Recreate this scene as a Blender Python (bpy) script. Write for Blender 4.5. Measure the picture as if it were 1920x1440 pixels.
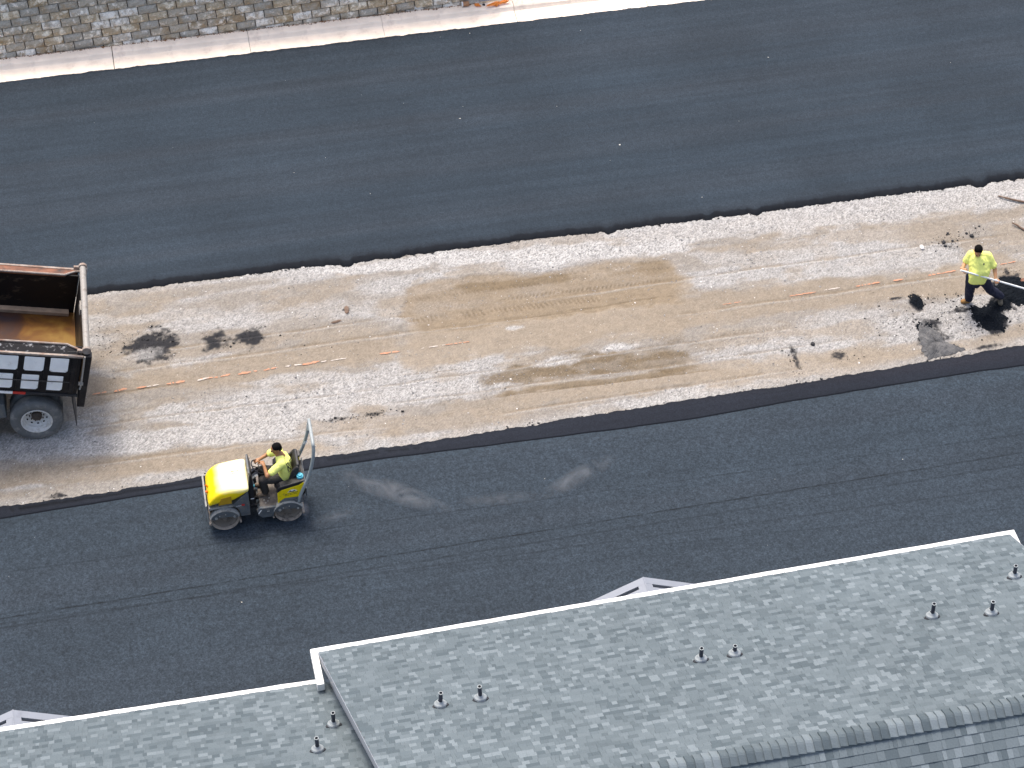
import bpy, bmesh, math, random
import numpy as np
from mathutils import Vector, Matrix, Euler

for o in list(bpy.data.objects):
    bpy.data.objects.remove(o, do_unlink=True)
scene = bpy.context.scene
C = scene.collection
random.seed(7)
RNG = np.random.default_rng(7)
R = math.radians
PI = math.pi

# ------------------------------------------------------------------ camera
F = 4500.0                      # focal length in photo pixels (1920 wide)
DIST = F / 95.0                 # 95 px per metre at the aim point
CS = math.sqrt(0.5)
CAM = Vector((0, -DIST * CS, DIST * CS))
cam_d = bpy.data.cameras.new('camera')
cam_d.sensor_width = 36.0
cam_d.lens = F / 1920.0 * 36.0
cam_d.clip_start = 0.5
cam_d.clip_end = 4000.0
cam = bpy.data.objects.new('camera', cam_d)
C.objects.link(cam)
cam.location = CAM
cam.rotation_euler = (R(45), 0, 0)
scene.camera = cam
scene.render.resolution_x = 1024
scene.render.resolution_y = 768

# ------------------------------------------------------------------ light
SUN_EL, SUN_AZ = 66.0, -25.0      # azimuth: degrees clockwise from +Y (far side)
world = bpy.data.worlds.new('World')
scene.world = world
world.use_nodes = True
wn = world.node_tree.nodes
wn.clear()
w_out = wn.new('ShaderNodeOutputWorld')
w_bg = wn.new('ShaderNodeBackground')
w_sky = wn.new('ShaderNodeTexSky')
w_sky.sky_type = 'NISHITA'
w_sky.sun_disc = False
w_sky.sun_elevation = R(SUN_EL)
w_sky.sun_rotation = R(SUN_AZ)
w_sky.dust_density = 5.0
w_sky.ozone_density = 0.3
w_sky.air_density = 1.0
w_bg.inputs['Strength'].default_value = 0.15
world.node_tree.links.new(w_sky.outputs[0], w_bg.inputs[0])
world.node_tree.links.new(w_bg.outputs[0], w_out.inputs[0])
sun_d = bpy.data.lights.new('sun', 'SUN')
sun_d.energy = 1.2
sun_d.angle = R(16)
sun_d.color = (1.0, 0.945, 0.87)
sun = bpy.data.objects.new('sun', sun_d)
C.objects.link(sun)
sd = Vector((math.sin(R(SUN_AZ)) * math.cos(R(SUN_EL)), math.cos(R(SUN_AZ)) * math.cos(R(SUN_EL)), math.sin(R(SUN_EL))))
sun.rotation_euler = sd.to_track_quat('Z', 'Y').to_euler()
scene.view_settings.view_transform = 'Standard'
scene.view_settings.look = 'None'
scene.view_settings.gamma = 1.0
scene.view_settings.use_curve_mapping = False
scene.view_settings.exposure = 1.0

# ------------------------------------------------------------------ survey helpers
def G(u, v, z=0.0):
    """photo point on the level z -> real position"""
    d = Vector((u - 960, CS * F + CS * (720 - v), -CS * F + CS * (720 - v)))
    t = (z - CAM.z) / d.z
    return CAM + d * t

PSI = R(11.2)                                   # direction of the road
def st(u, v, z=0.0):
    p = G(u, v, z)
    return (p.x * math.cos(PSI) + p.y * math.sin(PSI), -p.x * math.sin(PSI) + p.y * math.cos(PSI))
def st_w(s, t, z=0.0):
    return Vector((s * math.cos(PSI) - t * math.sin(PSI), s * math.sin(PSI) + t * math.cos(PSI), z))

# ------------------------------------------------------------------ mesh helpers
def tag(o, label=None, cat=None, group=None, kind=None):
    if label: o['label'] = label
    if cat: o['category'] = cat
    if group: o['group'] = group
    if kind: o['kind'] = kind
    return o

def empty(name, loc=(0, 0, 0), rz=0.0, parent=None):
    o = bpy.data.objects.new(name, None)
    o.empty_display_size = 0.2
    C.objects.link(o)
    o.location = loc
    o.rotation_euler = (0, 0, rz)
    if parent: o.parent = parent
    return o

def link(name, me, m=None, parent=None, smooth=False):
    if m is not None and not me.materials:
        for mm in (m if isinstance(m, (list, tuple)) else [m]):
            me.materials.append(mm)
    if smooth:
        me.polygons.foreach_set('use_smooth', [True] * len(me.polygons))
    o = bpy.data.objects.new(name, me)
    C.objects.link(o)
    if parent: o.parent = parent
    return o

def bm_obj(name, bm, m, parent=None, bevel=0.0, smooth=False, seg=2):
    bmesh.ops.recalc_face_normals(bm, faces=bm.faces[:])
    me = bpy.data.meshes.new(name)
    bm.to_mesh(me)
    bm.free()
    o = link(name, me, m, parent, smooth)
    if bevel:
        b = o.modifiers.new('bevel', 'BEVEL')
        b.width = bevel; b.segments = seg; b.limit_method = 'ANGLE'; b.angle_limit = R(35)
    return o

def bx(bm, c, s, rot=None):
    """box: centre c, full size s"""
    M = Matrix.Translation(c) @ (Euler(rot).to_matrix().to_4x4() if rot else Matrix.Identity(4)) @ Matrix.Diagonal((s[0], s[1], s[2], 1))
    bmesh.ops.create_cube(bm, size=1.0, matrix=M)

def b3(bm, x0, x1, y0, y1, z0, z1):
    bx(bm, ((x0 + x1) / 2, (y0 + y1) / 2, (z0 + z1) / 2), (x1 - x0, y1 - y0, z1 - z0))

def cyl(bm, p0, p1, r0, r1=None, seg=16):
    p0 = Vector(p0); p1 = Vector(p1); d = p1 - p0
    q = d.to_track_quat('Z', 'Y').to_matrix().to_4x4()
    bmesh.ops.create_cone(bm, cap_ends=True, segments=seg, radius1=r0, radius2=r0 if r1 is None else r1, depth=d.length,
                          matrix=Matrix.Translation((p0 + p1) / 2) @ q)

def prism(bm, prof, y0, y1):
    """polygon in x-z, extruded along y"""
    a = [bm.verts.new((x, y0, z)) for x, z in prof]
    b = [bm.verts.new((x, y1, z)) for x, z in prof]
    n = len(prof)
    bm.faces.new(a)
    bm.faces.new(b[::-1])
    for i in range(n):
        bm.faces.new((a[i], b[i], b[(i + 1) % n], a[(i + 1) % n]))

def tube(bm, pts, r, seg=10, cap=True):
    pts = [Vector(p) for p in pts]
    rr = r if isinstance(r, (list, tuple)) else [r] * len(pts)
    rings = []
    up = None
    for i, p in enumerate(pts):
        d = (pts[min(i + 1, len(pts) - 1)] - pts[max(i - 1, 0)]).normalized()
        if up is None:
            up = d.orthogonal().normalized()
        up = (up - d * up.dot(d)).normalized()
        w = d.cross(up)
        rings.append([bm.verts.new(p + (up * math.cos(2 * PI * k / seg) + w * math.sin(2 * PI * k / seg)) * rr[i]) for k in range(seg)])
    for a, b in zip(rings[:-1], rings[1:]):
        for k in range(seg):
            bm.faces.new((a[k], a[(k + 1) % seg], b[(k + 1) % seg], b[k]))
    if cap:
        bm.faces.new(rings[0][::-1]); bm.faces.new(rings[-1])

def lathe(bm, prof, seg=32, M=None):
    """prof: (radius, height) list turned round z"""
    M = M or Matrix.Identity(4)
    rings = []
    for r, h in prof:
        if r < 1e-6:
            rings.append([bm.verts.new(M @ Vector((0, 0, h)))])
        else:
            rings.append([bm.verts.new(M @ Vector((r * math.cos(2 * PI * k / seg), r * math.sin(2 * PI * k / seg), h))) for k in range(seg)])
    for a, b in zip(rings[:-1], rings[1:]):
        for k in range(seg):
            k2 = (k + 1) % seg
            if len(a) == 1 and len(b) == 1: continue
            if len(a) == 1: bm.faces.new((a[0], b[k2], b[k]))
            elif len(b) == 1: bm.faces.new((a[k], a[k2], b[0]))
            else: bm.faces.new((a[k], a[k2], b[k2], b[k]))

def smooth_path(pts, n=6):
    """Catmull-Rom through the points"""
    P = [Vector(p) for p in pts]
    P = [P[0] * 2 - P[1]] + P + [P[-1] * 2 - P[-2]]
    out = []
    for i in range(1, len(P) - 2):
        for k in range(n):
            t = k / n
            a, b, c, d = P[i - 1], P[i], P[i + 1], P[i + 2]
            out.append(0.5 * ((2 * b) + (c - a) * t + (2 * a - 5 * b + 4 * c - d) * t * t + (3 * b - a - 3 * c + d) * t ** 3))
    out.append(P[-2])
    return out

def np_mesh(name, verts, faces, cols=None, attr='col'):
    """verts (n,3), faces (m,k) with equal k; per-vertex colours optional"""
    me = bpy.data.meshes.new(name)
    verts = np.asarray(verts, np.float32); faces = np.asarray(faces, np.int32)
    m, k = faces.shape
    me.vertices.add(len(verts)); me.vertices.foreach_set('co', verts.ravel())
    me.loops.add(m * k); me.loops.foreach_set('vertex_index', faces.ravel())
    me.polygons.add(m)
    me.polygons.foreach_set('loop_start', np.arange(0, m * k, k, dtype=np.int32))
    me.update(calc_edges=True)
    me.polygons.foreach_set('use_smooth', np.zeros(m, bool))
    if cols is not None:
        a = me.attributes.new(attr, 'FLOAT_COLOR', 'POINT')
        c = np.ones((len(verts), 4), np.float32); c[:, :3] = cols
        a.data.foreach_set('color', c.ravel())
    return me

def grid_faces(ni, nj):
    i, j = np.meshgrid(np.arange(ni - 1), np.arange(nj - 1), indexing='ij')
    a = (i * nj + j).ravel()
    return np.stack([a, a + nj, a + nj + 1, a + 1], 1)

# value noise in numpy
_lat = RNG.random((256, 256))
def vnoise(x, y, seed=0):
    x = np.asarray(x, float) + seed * 17.31; y = np.asarray(y, float) + seed * 41.7
    xi = np.floor(x).astype(int); yi = np.floor(y).astype(int)
    fx = x - xi; fy = y - yi
    fx = fx * fx * (3 - 2 * fx); fy = fy * fy * (3 - 2 * fy)
    g = lambda a, b: _lat[a & 255, b & 255]
    return (g(xi, yi) * (1 - fx) + g(xi + 1, yi) * fx) * (1 - fy) + (g(xi, yi + 1) * (1 - fx) + g(xi + 1, yi + 1) * fx) * fy
def fbm(x, y, oct=4, seed=0):
    s = 0; a = 0.5; n = 0
    for k in range(oct):
        s = s + a * vnoise(x * 2 ** k, y * 2 ** k, seed + k * 3); n += a; a *= 0.55
    return s / n
def sstep(a, b, x):
    t = np.clip((x - a) / (b - a), 0, 1)
    return t * t * (3 - 2 * t)

# ------------------------------------------------------------------ material helpers
def mat(name, col, rough=0.6, metal=0.0, var=0.0, scale=8.0, bump=0.0, bscale=60.0, spec=0.5, dirt=None, dirt_amt=0.5, dscale=3.0, coat=0.0, stretch=None):
    m = bpy.data.materials.new(name)
    m.use_nodes = True
    nt = m.node_tree; N = nt.nodes; L = nt.links
    b = N['Principled BSDF']
    b.inputs['Base Color'].default_value = (*col, 1)
    b.inputs['Roughness'].default_value = rough
    b.inputs['Metallic'].default_value = metal
    b.inputs['Specular IOR Level'].default_value = spec
    if coat: b.inputs['Coat Weight'].default_value = coat
    tc = N.new('ShaderNodeTexCoord')
    src = tc.outputs['Object']
    if stretch:
        mp = N.new('ShaderNodeMapping'); mp.inputs['Scale'].default_value = stretch
        L.new(src, mp.inputs[0]); src = mp.outputs[0]
    cur = None
    if var:
        n = N.new('ShaderNodeTexNoise'); n.inputs['Scale'].default_value = scale; n.inputs['Detail'].default_value = 5
        L.new(src, n.inputs['Vector'])
        r = N.new('ShaderNodeMapRange'); r.inputs[1].default_value = 0.3; r.inputs[2].default_value = 0.7
        r.inputs[3].default_value = 1 - var; r.inputs[4].default_value = 1 + var
        L.new(n.outputs[0], r.inputs[0])
        x = N.new('ShaderNodeMix'); x.data_type = 'RGBA'; x.blend_type = 'MULTIPLY'; x.inputs[0].default_value = 1
        x.inputs[6].default_value = (*col, 1)
        L.new(r.outputs[0], x.inputs[7])
        cur = x.outputs[2]
    if dirt:
        n = N.new('ShaderNodeTexNoise'); n.inputs['Scale'].default_value = dscale; n.inputs['Detail'].default_value = 7
        n.inputs['Roughness'].default_value = 0.65
        L.new(src, n.inputs['Vector'])
        r = N.new('ShaderNodeMapRange'); r.inputs[1].default_value = 0.62 - 0.3 * dirt_amt; r.inputs[2].default_value = 0.72
        L.new(n.outputs[0], r.inputs[0])
        x = N.new('ShaderNodeMix'); x.data_type = 'RGBA'
        x.inputs[6].default_value = (*col, 1); x.inputs[7].default_value = (*dirt, 1)
        if cur: L.new(cur, x.inputs[6])
        L.new(r.outputs[0], x.inputs[0])
        cur = x.outputs[2]
    if cur: L.new(cur, b.inputs['Base Color'])
    if bump:
        n = N.new('ShaderNodeTexNoise'); n.inputs['Scale'].default_value = bscale; n.inputs['Detail'].default_value = 4
        L.new(src, n.inputs['Vector'])
        bp = N.new('ShaderNodeBump'); bp.inputs['Strength'].default_value = bump; bp.inputs['Distance'].default_value = 0.02
        L.new(n.outputs[0], bp.inputs['Height']); L.new(bp.outputs[0], b.inputs['Normal'])
    return m

def attr_mat(name, rough=0.9, var=0.15, scale=60.0, bump=0.3, bscale=80.0, spec=0.3):
    """colour comes from the mesh attribute 'col', broken up by fine noise"""
    m = bpy.data.materials.new(name); m.use_nodes = True
    nt = m.node_tree; N = nt.nodes; L = nt.links; b = N['Principled BSDF']
    b.inputs['Roughness'].default_value = rough; b.inputs['Specular IOR Level'].default_value = spec
    a = N.new('ShaderNodeAttribute'); a.attribute_name = 'col'
    tc = N.new('ShaderNodeTexCoord')
    n = N.new('ShaderNodeTexNoise'); n.inputs['Scale'].default_value = scale; n.inputs['Detail'].default_value = 4; n.inputs['Roughness'].default_value = 0.7
    L.new(tc.outputs['Object'], n.inputs['Vector'])
    r = N.new('ShaderNodeMapRange'); r.inputs[1].default_value = 0.3; r.inputs[2].default_value = 0.7
    r.inputs[3].default_value = 1 - var; r.inputs[4].default_value = 1 + var
    L.new(n.outputs[0], r.inputs[0])
    x = N.new('ShaderNodeMix'); x.data_type = 'RGBA'; x.blend_type = 'MULTIPLY'; x.inputs[0].default_value = 1
    L.new(a.outputs['Color'], x.inputs[6]); L.new(r.outputs[0], x.inputs[7]); L.new(x.outputs[2], b.inputs['Base Color'])
    if bump:
        bp = N.new('ShaderNodeBump'); bp.inputs['Strength'].default_value = bump; bp.inputs['Distance'].default_value = 0.01
        L.new(n.outputs[0], bp.inputs['Height']); L.new(bp.outputs[0], b.inputs['Normal'])
    return m

def asphalt_mat(name, col, speck=0.35, streak=0.2, rough=0.75, lines=(), spec=0.35, warm=None):
    """object x runs along the road. lines: (offset, slope, half width, strength)"""
    m = bpy.data.materials.new(name); m.use_nodes = True
    nt = m.node_tree; N = nt.nodes; L = nt.links; b = N['Principled BSDF']
    b.inputs['Specular IOR Level'].default_value = spec
    tc = N.new('ShaderNodeTexCoord')
    O = tc.outputs['Object']
    def noise(scale, detail, vec, rgh=0.6):
        n = N.new('ShaderNodeTexNoise'); n.inputs['Scale'].default_value = scale; n.inputs['Detail'].default_value = detail
        n.inputs['Roughness'].default_value = rgh
        L.new(vec, n.inputs['Vector']); return n.outputs[0]
    def rng(x, a, bb, c, d):
        r = N.new('ShaderNodeMapRange'); r.inputs[1].default_value = a; r.inputs[2].default_value = bb
        r.inputs[3].default_value = c; r.inputs[4].default_value = d; L.new(x, r.inputs[0]); return r.outputs[0]
    def mul(x, y):
        k = N.new('ShaderNodeMath'); k.operation = 'MULTIPLY'
        for i, s in enumerate((x, y)):
            if isinstance(s, (int, float)): k.inputs[i].default_value = s
            else: L.new(s, k.inputs[i])
        return k.outputs[0]
    mp = N.new('ShaderNodeMapping'); mp.inputs['Scale'].default_value = (0.10, 4.2, 1); L.new(O, mp.inputs[0])
    sk = noise(1.0, 6, mp.outputs[0])
    big = noise(0.35, 4, O)
    fine = noise(30, 3, O, 0.85)
    f2 = noise(12, 3, O, 0.7)
    v = mul(mul(rng(fine, 0.28, 0.72, 1 - speck, 1 + speck), rng(f2, 0.3, 0.7, 1 - speck * .35, 1 + speck * .35)),
            mul(rng(sk, 0.3, 0.7, 1 - streak, 1 + streak), rng(big, 0.3, 0.7, 1 - streak, 1 + streak)))
    if lines:
        sx = N.new('ShaderNodeSeparateXYZ'); L.new(O, sx.inputs[0])
        wob = noise(1.3, 4, O); wob2 = noise(6, 3, O)
        for off, slope, hw, stg in lines:
            t0 = N.new('ShaderNodeMath'); t0.operation = 'MULTIPLY_ADD'; L.new(sx.outputs[0], t0.inputs[0]); t0.inputs[1].default_value = -slope; t0.inputs[2].default_value = -off
            t1 = N.new('ShaderNodeMath'); t1.operation = 'ADD'; L.new(sx.outputs[1], t1.inputs[0]); L.new(t0.outputs[0], t1.inputs[1])
            t2 = N.new('ShaderNodeMath'); t2.operation = 'MULTIPLY_ADD'; L.new(wob, t2.inputs[0]); t2.inputs[1].default_value = 0.05; L.new(t1.outputs[0], t2.inputs[2])
            t3 = N.new('ShaderNodeMath'); t3.operation = 'ABSOLUTE'; L.new(t2.outputs[0], t3.inputs[0])
            d = rng(t3.outputs[0], hw * .4, hw, 1, 0)
            msk = mul(d, rng(wob2, 0.35, 0.6, 0.2, 1.0))
            v = mul(v, rng(mul(msk, stg), 0, 1, 1, 0))
    x = N.new('ShaderNodeMix'); x.data_type = 'RGBA'; x.blend_type = 'MULTIPLY'; x.inputs[0].default_value = 1
    x.inputs[6].default_value = (*col, 1)
    if warm:
        wm = N.new('ShaderNodeMix'); wm.data_type = 'RGBA'; wm.inputs[6].default_value = (*col, 1); wm.inputs[7].default_value = (*warm, 1)
        L.new(rng(noise(0.22, 3, mp.outputs[0]), 0.42, 0.62, 0, 1), wm.inputs[0]); L.new(wm.outputs[2], x.inputs[6])
    L.new(v, x.inputs[7])
    at = N.new('ShaderNodeAttribute'); at.attribute_name = 'col'
    lo = N.new('ShaderNodeMix'); lo.data_type = 'RGBA'; lo.inputs[7].default_value = (0.0055, 0.0075, 0.011, 1)
    sp = N.new('ShaderNodeSeparateColor'); L.new(at.outputs['Color'], sp.inputs[0])
    L.new(sp.outputs[0], lo.inputs[0]); L.new(x.outputs[2], lo.inputs[6])
    L.new(lo.outputs[2], b.inputs['Base Color'])
    b.inputs['Roughness'].default_value = rough
    bp = N.new('ShaderNodeBump'); bp.inputs['Strength'].default_value = 0.5; bp.inputs['Distance'].default_value = 0.006
    L.new(fine, bp.inputs['Height']); L.new(bp.outputs[0], b.inputs['Normal'])
    return m

M = {}
M['earth'] = mat('earth', (0.27, 0.21, 0.16), 0.95, var=0.25, scale=2)
M['gravel'] = attr_mat('gravel bed', 0.95, 0.22, 55, 0.5)
M['pebble'] = attr_mat('pebbles', 0.9, 0.05, 30, 0)
M['concrete'] = mat('kerb concrete', (0.90, 0.77, 0.63), 0.9, var=0.10, scale=2.2, bump=0.15, bscale=80, dirt=(0.66, 0.54, 0.44), dirt_amt=0.35, dscale=2.5)
M['joint'] = mat('dark joint', (0.09, 0.07, 0.055), 0.95)
M['white_trim'] = mat('white painted trim', (0.86, 0.86, 0.82), 0.5, var=0.05, scale=5, dirt=(0.66, 0.62, 0.55), dirt_amt=0.08, dscale=6)
M['siding'] = mat('grey siding', (0.36, 0.37, 0.38), 0.7, var=0.05, scale=4)
M['metal_roof'] = mat('pale grey sheet metal', (0.235, 0.255, 0.29), 0.6, var=0.04, scale=3, dirt=(0.19, 0.205, 0.235), dirt_amt=0.25)
M['black_gap'] = mat('black gap', (0.003, 0.003, 0.004), 0.9, spec=0.0)
M['shingle'] = attr_mat('asphalt shingle', 0.92, 0.14, 55, 0.2)
M['deck'] = mat('roof underlay', (0.10, 0.115, 0.125), 0.95, var=0.1)
M['vent_pipe'] = mat('dark vent pipe', (0.022, 0.026, 0.045), 0.4, var=0.2, scale=20)
M['vent_boot'] = mat('pale vent boot', (0.27, 0.30, 0.31), 0.55, var=0.08, scale=25)
M['vent_flange'] = mat('black rubber flange', (0.014, 0.016, 0.022), 0.7)
M['yellow'] = mat('yellow machine paint', (0.85, 0.66, 0.0), 0.5, var=0.03, scale=6, dirt=(0.22, 0.17, 0.05), dirt_amt=0.22, dscale=7, spec=0.4)
M['hood_highlight'] = mat('pale yellow hood highlight', (0.93, 0.84, 0.32), 0.42, var=0.03, scale=5, dirt=(0.8, 0.7, 0.3), dirt_amt=0.1, dscale=7)  # pale colour standing for the blown-out highlight on the hood
M['ochre_slat'] = mat('ochre slat', (0.50, 0.31, 0.01), 0.6)
M['yellow_grille'] = mat('ochre grille', (0.42, 0.25, 0.008), 0.6)
M['grey_paint'] = mat('grey machine paint', (0.095, 0.11, 0.12), 0.55, var=0.2, scale=9, dirt=(0.20, 0.18, 0.15), dirt_amt=0.4, dscale=10)
M['light_grey'] = mat('light grey paint', (0.30, 0.31, 0.30), 0.5, var=0.15, scale=9, dirt=(0.07, 0.06, 0.05), dirt_amt=0.35, dscale=9)
M['rops'] = mat('grey tube paint', (0.30, 0.335, 0.335), 0.4, var=0.08, scale=10)
M['black_plastic'] = mat('black plastic', (0.014, 0.014, 0.016), 0.45)
M['rubber'] = mat('black rubber', (0.022, 0.022, 0.024), 0.8, dirt=(0.10, 0.09, 0.08), dirt_amt=0.3, dscale=9)
M['platform'] = mat('dusty platform steel', (0.13, 0.115, 0.10), 0.8, var=0.35, scale=10, dirt=(0.24, 0.2, 0.16), dirt_amt=0.4, dscale=6)
M['drum_steel'] = mat('worn drum steel', (0.40, 0.34, 0.28), 0.6, metal=0.1, var=0.2, scale=9, dirt=(0.03, 0.028, 0.026), dirt_amt=0.5, dscale=7)
M['drum_dark'] = mat('dusty drum inside', (0.17, 0.15, 0.125), 0.75, dirt=(0.03, 0.03, 0.03), dirt_amt=0.3, dscale=12)
M['bolt'] = mat('bright bolt', (0.55, 0.55, 0.52), 0.35, metal=0.6)
M['cyan'] = mat('cyan plastic cap', (0.10, 0.50, 0.62), 0.45)
M['orange_lens'] = mat('orange lens', (0.75, 0.16, 0.01), 0.3)
M['print'] = mat('dark print', (0.02, 0.022, 0.02), 0.7)
M['print_white'] = mat('white print', (0.8, 0.8, 0.78), 0.6)
M['red'] = mat('red decal', (0.5, 0.03, 0.02), 0.5)
M['hivis'] = mat('high visibility cotton', (0.93, 0.95, 0.25), 0.85, var=0.05, scale=6, bump=0.5, bscale=14, spec=0.15)
M['skin_tan'] = mat('tan skin', (0.36, 0.17, 0.075), 0.55, var=0.08, scale=12)
M['skin_light'] = mat('warm skin', (0.50, 0.25, 0.12), 0.55, var=0.08, scale=12)
M['hair'] = mat('black hair', (0.005, 0.0045, 0.0045), 0.85, bump=0.3, bscale=120, spec=0.1)
M['navy'] = mat('navy work trousers', (0.018, 0.021, 0.040), 0.85, var=0.2, scale=8, bump=0.7, bscale=11, spec=0.2, dirt=(0.05, 0.05, 0.06), dirt_amt=0.25, dscale=6)
M['khaki'] = mat('dark work trousers', (0.035, 0.032, 0.030), 0.85, var=0.2, scale=8, bump=0.5, bscale=12)
M['boot_grey'] = mat('grey worn boot', (0.10, 0.085, 0.06), 0.8, var=0.3, scale=14)
M['boot_dusty'] = mat('dusty brown boot', (0.16, 0.12, 0.085), 0.85, var=0.3, scale=14)
M['can'] = mat('rusty can', (0.34, 0.17, 0.08), 0.6, var=0.3, scale=18)
M['boot_tan'] = mat('tan leather boot', (0.28, 0.14, 0.035), 0.7, var=0.2, scale=14)
M['glove'] = mat('pale glove', (0.62, 0.56, 0.45), 0.85)
M['pole'] = mat('pale aluminium pole', (0.78, 0.78, 0.74), 0.35, var=0.04)
M['truck_black'] = mat('black truck paint', (0.008, 0.008, 0.010), 0.4, var=0.2, scale=5, dirt=(0.035, 0.032, 0.03), dirt_amt=0.25, dscale=5, spec=0.3)
M['truck_scuffed'] = mat('scuffed black steel', (0.009, 0.009, 0.011), 0.7, spec=0.2, dirt=(0.42, 0.42, 0.43), dirt_amt=0.22, dscale=10)
M['truck_white'] = mat('white side panel', (0.92, 0.91, 0.88), 0.8, var=0.06, scale=5, dirt=(0.66, 0.64, 0.62), dirt_amt=0.15, dscale=7)
M['rail_rust'] = mat('rusty grey rail', (0.30, 0.25, 0.21), 0.6, var=0.2, scale=6, dirt=(0.17, 0.07, 0.03), dirt_amt=0.55, dscale=4)
M['rail_brown'] = mat('brown rusted ledge', (0.17, 0.065, 0.030), 0.55, var=0.35, scale=5, dirt=(0.03, 0.022, 0.018), dirt_amt=0.45, dscale=4)
M['bed_wall'] = mat('asphalt coated bed wall', (0.006, 0.0055, 0.0055), 0.55, spec=0.25, dirt=(0.10, 0.07, 0.045), dirt_amt=0.2, dscale=2.5, stretch=(1, 1, 2))
M['beam'] = mat('pale worn beam', (0.34, 0.24, 0.16), 0.7, var=0.2, scale=7)
M['tail_tube'] = mat('grey tailgate tube', (0.30, 0.28, 0.25), 0.5, var=0.15, scale=6, dirt=(0.10, 0.07, 0.05), dirt_amt=0.35, dscale=6)
M['tyre'] = mat('dusty tyre', (0.11, 0.115, 0.115), 0.85, var=0.15, scale=8, dirt=(0.24, 0.23, 0.215), dirt_amt=0.4, dscale=5)
M['rim'] = mat('white wheel rim', (0.62, 0.61, 0.58), 0.45, var=0.08, scale=8, dirt=(0.3, 0.27, 0.22), dirt_amt=0.3, dscale=9)
M['hub'] = mat('rusty hub', (0.06, 0.045, 0.035), 0.7, var=0.3, scale=20)
M['chassis'] = mat('chassis black', (0.02, 0.019, 0.018), 0.7, dirt=(0.10, 0.085, 0.07), dirt_amt=0.35)
M['glass'] = mat('dark glass', (0.01, 0.012, 0.015), 0.08)
M['loose'] = mat('loose hot asphalt', (0.0055, 0.0075, 0.0105), 0.9, var=0.35, scale=30, bump=0.6, bscale=45, spec=0.08)
M['crumb'] = mat('asphalt crumbs', (0.016, 0.016, 0.018), 0.8)
M['compacted'] = mat('scraped asphalt patch', (0.055, 0.056, 0.058), 0.8, var=0.3, scale=9, bump=0.6, bscale=30, dirt=(0.14, 0.135, 0.13), dirt_amt=0.6, dscale=5)
M['wood'] = mat('brown weathered stick', (0.15, 0.10, 0.07), 0.9, var=0.25, scale=15)
M['orange_paint'] = mat('orange marking paint', (0.52, 0.22, 0.11), 0.9, var=0.15, scale=14, dirt=(0.36, 0.28, 0.22), dirt_amt=0.75, dscale=16)
M['white_paint'] = mat('white marking paint', (0.62, 0.56, 0.50), 0.85, var=0.15, scale=14, dirt=(0.36, 0.30, 0.24), dirt_amt=0.8, dscale=18)
M['orange_net'] = mat('orange plastic netting', (0.72, 0.22, 0.03), 0.6, var=0.2, scale=20)
M['galv'] = mat('galvanised steel', (0.45, 0.47, 0.52), 0.4, metal=0.3)
M['paper'] = mat('white paper', (0.75, 0.72, 0.68), 0.9)
M['core'] = mat('wall core', (0.16, 0.12, 0.085), 0.95, var=0.3, scale=6)

# gold heat-tinted steel floor of the truck bed
def bed_floor_mat():
    m = bpy.data.materials.new('heat tinted bed floor'); m.use_nodes = True
    nt = m.node_tree; N = nt.nodes; L = nt.links; b = N['Principled BSDF']
    tc = N.new('ShaderNodeTexCoord')
    n = N.new('ShaderNodeTexNoise'); n.inputs['Scale'].default_value = 1.9; n.inputs['Detail'].default_value = 6; n.inputs['Distortion'].default_value = 0.5
    L.new(tc.outputs['Object'], n.inputs['Vector'])
    sx = N.new('ShaderNodeSeparateXYZ'); L.new(tc.outputs['Object'], sx.inputs[0])
    # gold where the load slides out near the tailgate, purple-grey further in
    k = N.new('ShaderNodeMath'); k.operation = 'MULTIPLY_ADD'; L.new(sx.outputs[0], k.inputs[0]); k.inputs[1].default_value = 0.30; L.new(n.outputs[0], k.inputs[2])
    k2 = N.new('ShaderNodeMath'); k2.operation = 'MULTIPLY_ADD'; L.new(sx.outputs[1], k2.inputs[0]); k2.inputs[1].default_value = -0.20; L.new(k.outputs[0], k2.inputs[2])
    r = N.new('ShaderNodeValToRGB')
    e = r.color_ramp.elements
    e[0].position = 0.34; e[0].color = (0.25, 0.145, 0.032, 1)
    e[1].position = 1.0; e[1].color = (0.07, 0.06, 0.07, 1)
    a = e.new(0.48); a.color = (0.17, 0.075, 0.014, 1)
    a = e.new(0.63); a.color = (0.075, 0.030, 0.013, 1)
    a = e.new(0.80); a.color = (0.04, 0.026, 0.028, 1)
    L.new(k2.outputs[0], r.inputs[0]); L.new(r.outputs[0], b.inputs['Base Color'])
    b.inputs['Roughness'].default_value = 0.4; b.inputs['Metallic'].default_value = 0.25
    return m
M['bed_floor'] = bed_floor_mat()

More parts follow.
